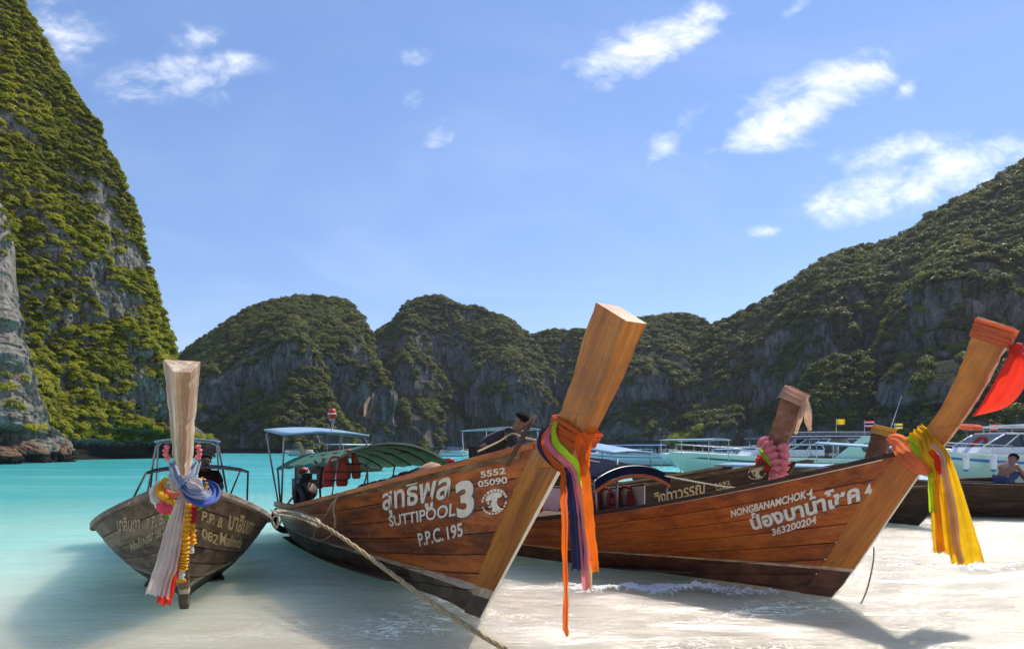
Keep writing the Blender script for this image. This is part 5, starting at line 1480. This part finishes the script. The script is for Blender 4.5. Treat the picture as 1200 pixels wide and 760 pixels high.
far_longtail(4.3, 14.2, -55, 'longtail boat with a sloping pale blue roof seen beside the golden prow', blue_tarp, 1.78, (-4.2, -2.2), .75, tilt=-.25, post=False)
far_longtail(10.4, 23.5, -48, 'longtail boat with a pale blue roof moored beyond the bowed navy awning', blue_tarp, 2.02, (-5.4, -3.0), .8, post=False)
far_longtail(8.6, 13.6, -52, 'longtail boat with a low wide pale blue awning behind the dark boat', blue_tarp, 1.22, (-4.4, -1.4), .85, hb=.85, post=False)
far_longtail(12.2, 16.8, -42, 'longtail boat with a drooping blue awning in front of the mint speedboat', blue_tarp, 1.80, (-3.8, -1.3), .85, tilt=-.18, hb=.9, post=False)
g = np.array([[(x, y, .35 + .72 * (1 - abs(y / .85) ** 2) * max(0.0, math.sin(math.pi * min(1, (x + 2.0) / 4.0))) ** .5) for y in np.linspace(-.85, .85, 9)] for x in np.linspace(-2, 2, 15)])
o = grid_mesh('boat_cover', g, blue_tarp); o.location = (10.6, 18.8, 0); o.rotation_euler[2] = R(-35)
tag(o, 'pale blue tarpaulin cover bulging over a small boat', 'cover')


# ------------------------------------------------------------------ speedboats
def speedboat(loc, ang, L, beam, H, hull, stripe, roof, label, cabin=True, fin=False, engines=2, rails=True, roof_h=2.35, far=False, cabinx=(.30, .72), roofx=(.18, .74)):
    r = empty('speedboat', (loc[0], loc[1], 0), R(ang), label, 'speedboat', 'speedboats in the bay')
    n = 20; S = np.linspace(0, 1, n)
    def stn(s):
        b = beam / 2 * (1 - max(0, (s - .45) / .55) ** 2.4) + .02; zs = H * (.86 + .30 * s ** 2); x = -L / 2 + L * s
        zk = -.3 + (.3 + zs * .55) * max(0, (s - .72) / .28) ** 2.2; ch = .12 + .55 * H * max(0, (s - .5) / .5) ** 2
        return x, b, zs, zk, ch
    rings = []
    for s in S:
        x, b, zs, zk, ch = stn(s); cb = b * (.84 - .25 * s ** 3); xx = x + .25 * s ** 3
        half = [(x, 0, zk), (x, cb, ch), (xx, b * .97, (ch + zs) / 2), (xx + .1 * s ** 3, b, zs)]
        rings.append([(p[0], -p[1], p[2]) for p in half[::-1]] + half[1:])
    MB().loft(rings, cap=True, closed=True).build('hull', hull, r, smooth=False, bevel=.02)
    def strip(f0, f1, mt, nm):
        for sd in (-1, 1):
            rg = []
            for s in S[:-1]:
                x, b, zs, zk, ch = stn(s); xx = x + .25 * s ** 3
                z0 = ch + (zs - ch) * f0; z1 = ch + (zs - ch) * f1
                y0 = b * (.97 if f0 >= .5 else .95); e = .015
                def yy(f):
                    cb = b * (.84 - .25 * s ** 3)
                    return (cb + (b * .97 - cb) * f * 2 if f < .5 else b * .97 + b * .03 * (f * 2 - 1)) + e
                rg.append([(xx, sd * yy(f0), z0), (xx, sd * yy(f1), z1), (xx, sd * (yy(f1) - .03), z1), (xx, sd * (yy(f0) - .03), z0)])
            MB().loft(rg if sd < 0 else [q[::-1] for q in rg]).build(nm, mt, r)
    strip(.70, .80, stripe, 'stripe'); strip(.95, 1.02, gel_white, 'rub_rail')
    rg = []
    for s in S:
        x, b, zs, zk, ch = stn(s); xx = x + .35 * s ** 3
        rg.append([(xx, -b + .02, zs - .01), (xx, 0, zs + .07), (xx, b - .02, zs - .01)])
    dk = MB().loft(rg, cap=False, closed=False).build('deck', gel_white, r)
    if cabin:
        x0, x1 = -L / 2 + L * cabinx[0], -L / 2 + L * cabinx[1]; zd = H * 1.0; zt = roof_h - .45
        lower = [(x0, -beam * .40, zd), (x1 + .9, -beam * .26, zd), (x1 + .9, beam * .26, zd), (x0, beam * .40, zd)]
        mid = [(x0, -beam * .39, zd + .32), (x1 + .55, -beam * .27, zd + .32), (x1 + .55, beam * .27, zd + .32), (x0, beam * .39, zd + .32)]
        top = [(x0 + .1, -beam * .36, zt), (x1 - .5, -beam * .28, zt), (x1 - .5, beam * .28, zt), (x0 + .1, beam * .36, zt)]
        MB().loft([lower, mid]).build('cabin_base', gel_white, r, bevel=.03)
        gl = MB().loft([[(p[0], p[1] * .985, p[2]) for p in mid], [(p[0], p[1] * .985, p[2]) for p in top]]).build('cabin_glass', glass_dark, r)
        for k in range(5):
            u = k / 4; a = [Vector(mid[0]).lerp(Vector(mid[1]), u), Vector(top[0]).lerp(Vector(top[1]), u)]
            for sd in (1, -1): MB().tube([(a[0].x, a[0].y * sd, a[0].z), (a[1].x, a[1].y * sd, a[1].z)], .035, 6).build('window_pillar', gel_white, r, smooth=True)
        MB().loft([[(p[0] - .1, p[1] * 1.03, p[2]) for p in top], [(p[0] - .1, p[1] * 1.0, p[2] + .09) for p in top]]).build('cabin_roof', gel_white, r, bevel=.02)
    x0, x1 = -L / 2 + L * roofx[0], -L / 2 + L * roofx[1]
    gr = np.array([[(x, y * beam * .44, roof_h + .07 * (1 - y * y) - .06 * ((x - x0) / (x1 - x0)) ** 3) for y in np.linspace(-1, 1, 7)] for x in np.linspace(x0, x1, 9)])
    ro = grid_mesh('hardtop', gr, roof, r); md = ro.modifiers.new('thick', 'SOLIDIFY'); md.thickness = .06
    for k in range(4):
        x = x0 + .15 + (x1 - x0 - .4) * k / 3
        for sd in (-1, 1): MB().tube([(x - .12, sd * beam * .44, H * .95), (x, sd * beam * .42, roof_h)], .028, 6).build('hardtop_post', chrome, r, smooth=True)
    if fin:
        for sd in (-1, 1):
            y = sd * beam * .44
            MB().loft([[(-L / 2 + .3, y - .04, H * .9), (-L / 2 + 3.4, y - .04, H * .9), (-L / 2 + 1.9, y - .04, roof_h), (-L / 2 + 1.2, y - .04, roof_h)], [(-L / 2 + .3, y + .04, H * .9), (-L / 2 + 3.4, y + .04, H * .9), (-L / 2 + 1.9, y + .04, roof_h), (-L / 2 + 1.2, y + .04, roof_h)]]).build('side_fin', hull, r)
            MB().lathe((-L / 2 + 1.7, y - (.052 if sd < 0 else -.042), H * .9 + .55), [(.02, 0), (.24, 0), (.24, .01), (.02, .01)], 18, 'Y').build('fin_badge', outboard_m, r)
    if rails:
        for sd in (-1, 1):
            pts = []
            for s in np.linspace(.58, .97, 9):
                x, b, zs, zk, ch = stn(s); pts.append((x + .3 * s ** 3, sd * (b - .08), zs + .42))
            rl = MB().tube(pts, .018, 6).build('bow_rail', chrome, r, smooth=True)
            for p in pts[::2]: MB().tube([(p[0], p[1], p[2] - .42), p], .014, 5).build('stanchion', chrome, rl, smooth=True)
    for k in range(3):
        x = -L / 2 + L * (.12 + .09 * k)
        for sd in (-1, 1): MB().box((x, sd * beam * .25, H * .9 + .2), (.5, beam * .34, .16)).box((x - .22, sd * beam * .25, H * .9 + .42), (.1, beam * .34, .42)).build('seat', seat_cream, r, bevel=.03)
    for k in range(engines):
        y = (k - (engines - 1) / 2) * .65
        e = MB().loft([[(-L / 2 - .62 + dx, y + dy, z) for dx, dy in ((-.2 * w, -.18 * w), (.28 * w, -.18 * w), (.28 * w, .18 * w), (-.2 * w, .18 * w))] for z, w in ((H * .55, .7), (H * .65, 1.1), (H * 1.05, 1.2), (H * 1.25, .9), (H * 1.3, .5))]).build('outboard', outboard_m, r, bevel=.03)
        MB().box((-L / 2 - .5, y, H * .2), (.14, .1, H * .9)).build('leg', outboard_m, e)
    return r


def fender(loc, label, col=None):
    r = empty('boat_fender', loc, 0, label, 'fender', 'fenders on the white speedboat')
    MB().lathe((0, 0, -.35), [(.02, -.05), (.06, 0), (.12, .06), (.13, .14), (.13, .52), (.11, .6), (.04, .66), (.02, .7)], 14).build('body', gel_white, r, smooth=True)
    MB().lathe((0, 0, -.42), [(.01, 0), (.07, .03), (.10, .10), (.10, .13)], 12).build('blue_end', stripe_blue, r, smooth=True)
    MB().tube([(0, 0, .34), (0, .02, .75)], .012, 5).build('lanyard', hemp_pale, r)
    return r


speedboat((13.8, 33.0), 184, 11.0, 2.9, 1.30, mint, mint_dark, navy_cover, 'mint green speedboat with navy roof and swept side fins', True, True, 2, roof_h=2.28, cabinx=(.34, .60), roofx=(.05, .62))
speedboat((22.6, 29.5), 188, 10.5, 3.0, 1.42, mint, stripe_blue, gel_white, 'pale mint speedboat with a blue stripe and hanging fenders', True, False, 2, roof_h=2.75, cabinx=(.30, .62), roofx=(.02, .50))
speedboat((32.5, 40.0), 182, 11.5, 3.0, 1.45, gel_white, stripe_blue, navy_cover, 'white speedboat with a long blue roof behind the striped one', True, False, 2, roof_h=2.95, roofx=(.05, .8))
speedboat((20.5, 42.0), 186, 10.0, 2.8, 1.3, gel_white, stripe_blue, navy_cover, 'white speedboat with a navy roof beyond the mint one', True, False, 2, roof_h=2.75, roofx=(.1, .8))
speedboat((19.5, 62.0), 176, 9.5, 2.6, 1.1, gel_white, mint_dark, blue_tarp, 'white speedboat lying far out left of the mint one', True, False, 2, roof_h=1.7, roofx=(.2, .5))
speedboat((27.0, 70.0), 181, 10.0, 2.6, 1.2, gel_white, stripe_blue, navy_cover, 'far white speedboat with a low navy roof under the green trees', True, False, 2, roof_h=2.0)
speedboat((12.0, 66.0), 183, 11.5, 2.8, 1.2, gel_white, stripe_blue, stripe_blue, 'far speedboat with blue roof beyond the bowed navy awning', True, False, 2, roof_h=2.1)
speedboat((7.0, 75.0), 178, 9.5, 2.6, 1.1, mint, stripe_blue, gel_white, 'far mint speedboat seen past the golden prow', True, False, 2, roof_h=2.0)
speedboat((-58.0, 175.0), 176, 8.0, 2.6, 1.2, gel_white, stripe_blue, navy_cover, 'small white speedboat crossing under the rounded dome', True, False, 2, roof_h=2.3)
speedboat((-14.5, 160.0), 30, 8.0, 2.6, 1.2, gel_white, stripe_blue, stripe_blue, 'tiny white speedboat far out beyond the pale blue flat roof', True, False, 2, roof_h=2.2)
far_longtail(-13.5, 43, -118, 'far longtail boat with a grey flat roof beyond the stern of boat 3', gel_white, 2.0, (-5.6, -2.2), .8)
for px, lab in ((1132, 'white fender with blue end hanging by the blue stripe'), (1164, 'white fender with blue end nearer the bow rail tangle')):
    v = pix(px, 541, 27.6); fender(v, lab)
ring = MB(); rr = []
for j in range(24):
    b_ = j / 24 * 2 * math.pi
    rr.append([((.42 + .1 * math.cos(a)) * math.cos(b_), (.42 + .1 * math.cos(a)) * math.sin(b_), .1 * math.sin(a)) for a in np.linspace(0, 2 * math.pi, 9)[:-1]])
rr.append(rr[0]); ring.loft(rr, cap=False)
o = ring.build('life_ring', c_coral, None, smooth=True); o.location = pix(1136, 500, 30); o.rotation_euler = (R(8), 0, 0)
tag(o, 'orange life ring lying on the speedboat roof', 'life ring')


def flag(px, py, Y, w, cols, label, up=1.1):
    p = pix(px, py, Y); r = empty('flag', (p.x, p.y, p.z - up), 0, label, 'flag', 'flags on the speedboats')
    MB().tube([(0, 0, 0), (0, 0, up + .1)], .018, 6).build('staff', chrome, r, smooth=True)
    h = w * .66; n = len(cols); tot = sum(c[0] for c in cols); z = up + .05
    for frac, m in cols:
        hh = h * frac / tot
        gq = np.array([[(.02 + w * u, .05 * math.sin(u * 6), z - hh * k) for k in (0, .5, 1)] for u in np.linspace(0, 1, 9)])
        grid_mesh('stripe', gq, m, r); z -= hh
    return r
th = [(1, c_red), (1, gel_white), (2, c_navy), (1, gel_white), (1, c_red)]
flag(980, 492, 33, .42, [(1, c_yellow)], 'yellow flag on the mint speedboat')
flag(1013, 494, 34, .5, th, 'striped red white and blue flag beside the yellow one')
flag(1048, 497, 36, .45, [(1, c_yellow), (1, stripe_blue), (1, c_yellow)], 'small yellow and blue flag behind the square prow')
flag(1160, 498, 32, .4, th, 'striped flag on the pale mint speedboat', .7)
o = MB().tube([pix(1040, 512, 33), pix(1057, 463, 33)], [.03, .012], 6).build('antenna', chrome, None, smooth=True)
tag(o, 'thin whip antenna leaning above the square prow', 'antenna')

# ------------------------------------------------------------------ breaking wavelet
def wavelet(pts, h, w, seed, label):
    path = curve_pts(pts, 220); m = 40
    g = np.zeros((220, m, 3))
    for i, p in enumerate(path):
        t = (path[min(i + 1, 219)] - path[max(i - 1, 0)]).normalized(); sd = Vector((t.y, -t.x, 0)).normalized()
        e = max(0.0, math.sin(math.pi * i / 219)) ** .6
        for j in range(m):
            v = j / (m - 1)
            q = p + sd * ((v - .5) * w * (1 + .5 * math.sin(i * .11 + seed)))
            prof = (v / .62) ** 1.6 if v < .62 else max(0, 1 - ((v - .62) / .38) ** 2)
            g[i, j] = (q.x, q.y, -.006 + h * e * prof)
    nz = fbm(g * np.array([9, 9, 9]) + seed, 4); nf = fbm(g * np.array([38, 38, 38]) + seed, 3)
    k = np.clip(g[..., 2:3] / h, 0, 1)
    g[..., 2] += (k[..., 0]) * h * (1.0 * (nz - .5) + .8 * (nf - .5))
    g[..., 0] += (nf - .5) * .06; g[..., 1] += (nz - .5) * .10
    o = grid_mesh('breaking_wave', g, foam_m)
    return tag(o, label, 'wave', kind='stuff')
m, t, bs, tc, out = material('foam'); foam_m = m
nn_ = t.noise(tc.outputs['Object'], 55.0, 6.0, .7)
nl_ = t.noise(tc.outputs['Object'], 11.0, 9.0, .78, 1.0)
z_ = t.sep(tc.outputs['Object'])[2]
t.l.new(t.mix(t.rng(nn_, .35, .65), (.70, .68, .62), (.88, .87, .84)), bs.inputs['Base Color'])
bs.inputs['Roughness'].default_value = .6; bs.inputs['Subsurface Weight'].default_value = 0
bb = t.node('ShaderNodeBump', ins={'Strength': .8, 'Distance': .02, 'Height': nn_}); t.l.new(bb.outputs[0], bs.inputs['Normal'])
cov = t.math('ADD', t.rng(z_, .0, .10), t.math('MULTIPLY', t.math('SUBTRACT', nl_, .5), 3.6))
tr = t.node('ShaderNodeBsdfTransparent')
mx = t.node('ShaderNodeMixShader', ins={0: t.rng(cov, .18, .75), 1: tr.outputs[0], 2: bs.outputs[0]}); t.l.new(mx.outputs[0], out.inputs[0])
wavelet([(.30, 7.85, 0), (.8, 7.45, 0), (1.4, 7.35, 0), (2.1, 7.4, 0), (2.8, 7.2, 0), (3.4, 6.75, 0)], .085, .72, 3, 'small foaming wave breaking under boats 3 and 4')
wavelet([(4.2, 8.6, 0), (5.2, 8.9, 0), (6.4, 8.7, 0), (7.6, 9.1, 0), (9.0, 9.0, 0)], .05, .8, 9, 'low foaming wave running in beyond the stem of boat 4')


# ------------------------------------------------------------------ sea air
hz = bpy.data.materials.new('sea_air'); hz.use_nodes = True
ht = NT(hz.node_tree); ht.n.clear()
pv = ht.node('ShaderNodeVolumePrincipled', ins={'Color': (.86, .92, 1.0, 1), 'Density': .00009, 'Anisotropy': .2})
ho = ht.node('ShaderNodeOutputMaterial'); ht.l.new(pv.outputs[0], ho.inputs['Volume'])
o = MB().box((0, 0, 126), (3400, 3400, 270)).build('haze', hz)
tag(o, 'thin pale sea haze filling the bay', 'haze', kind='stuff')
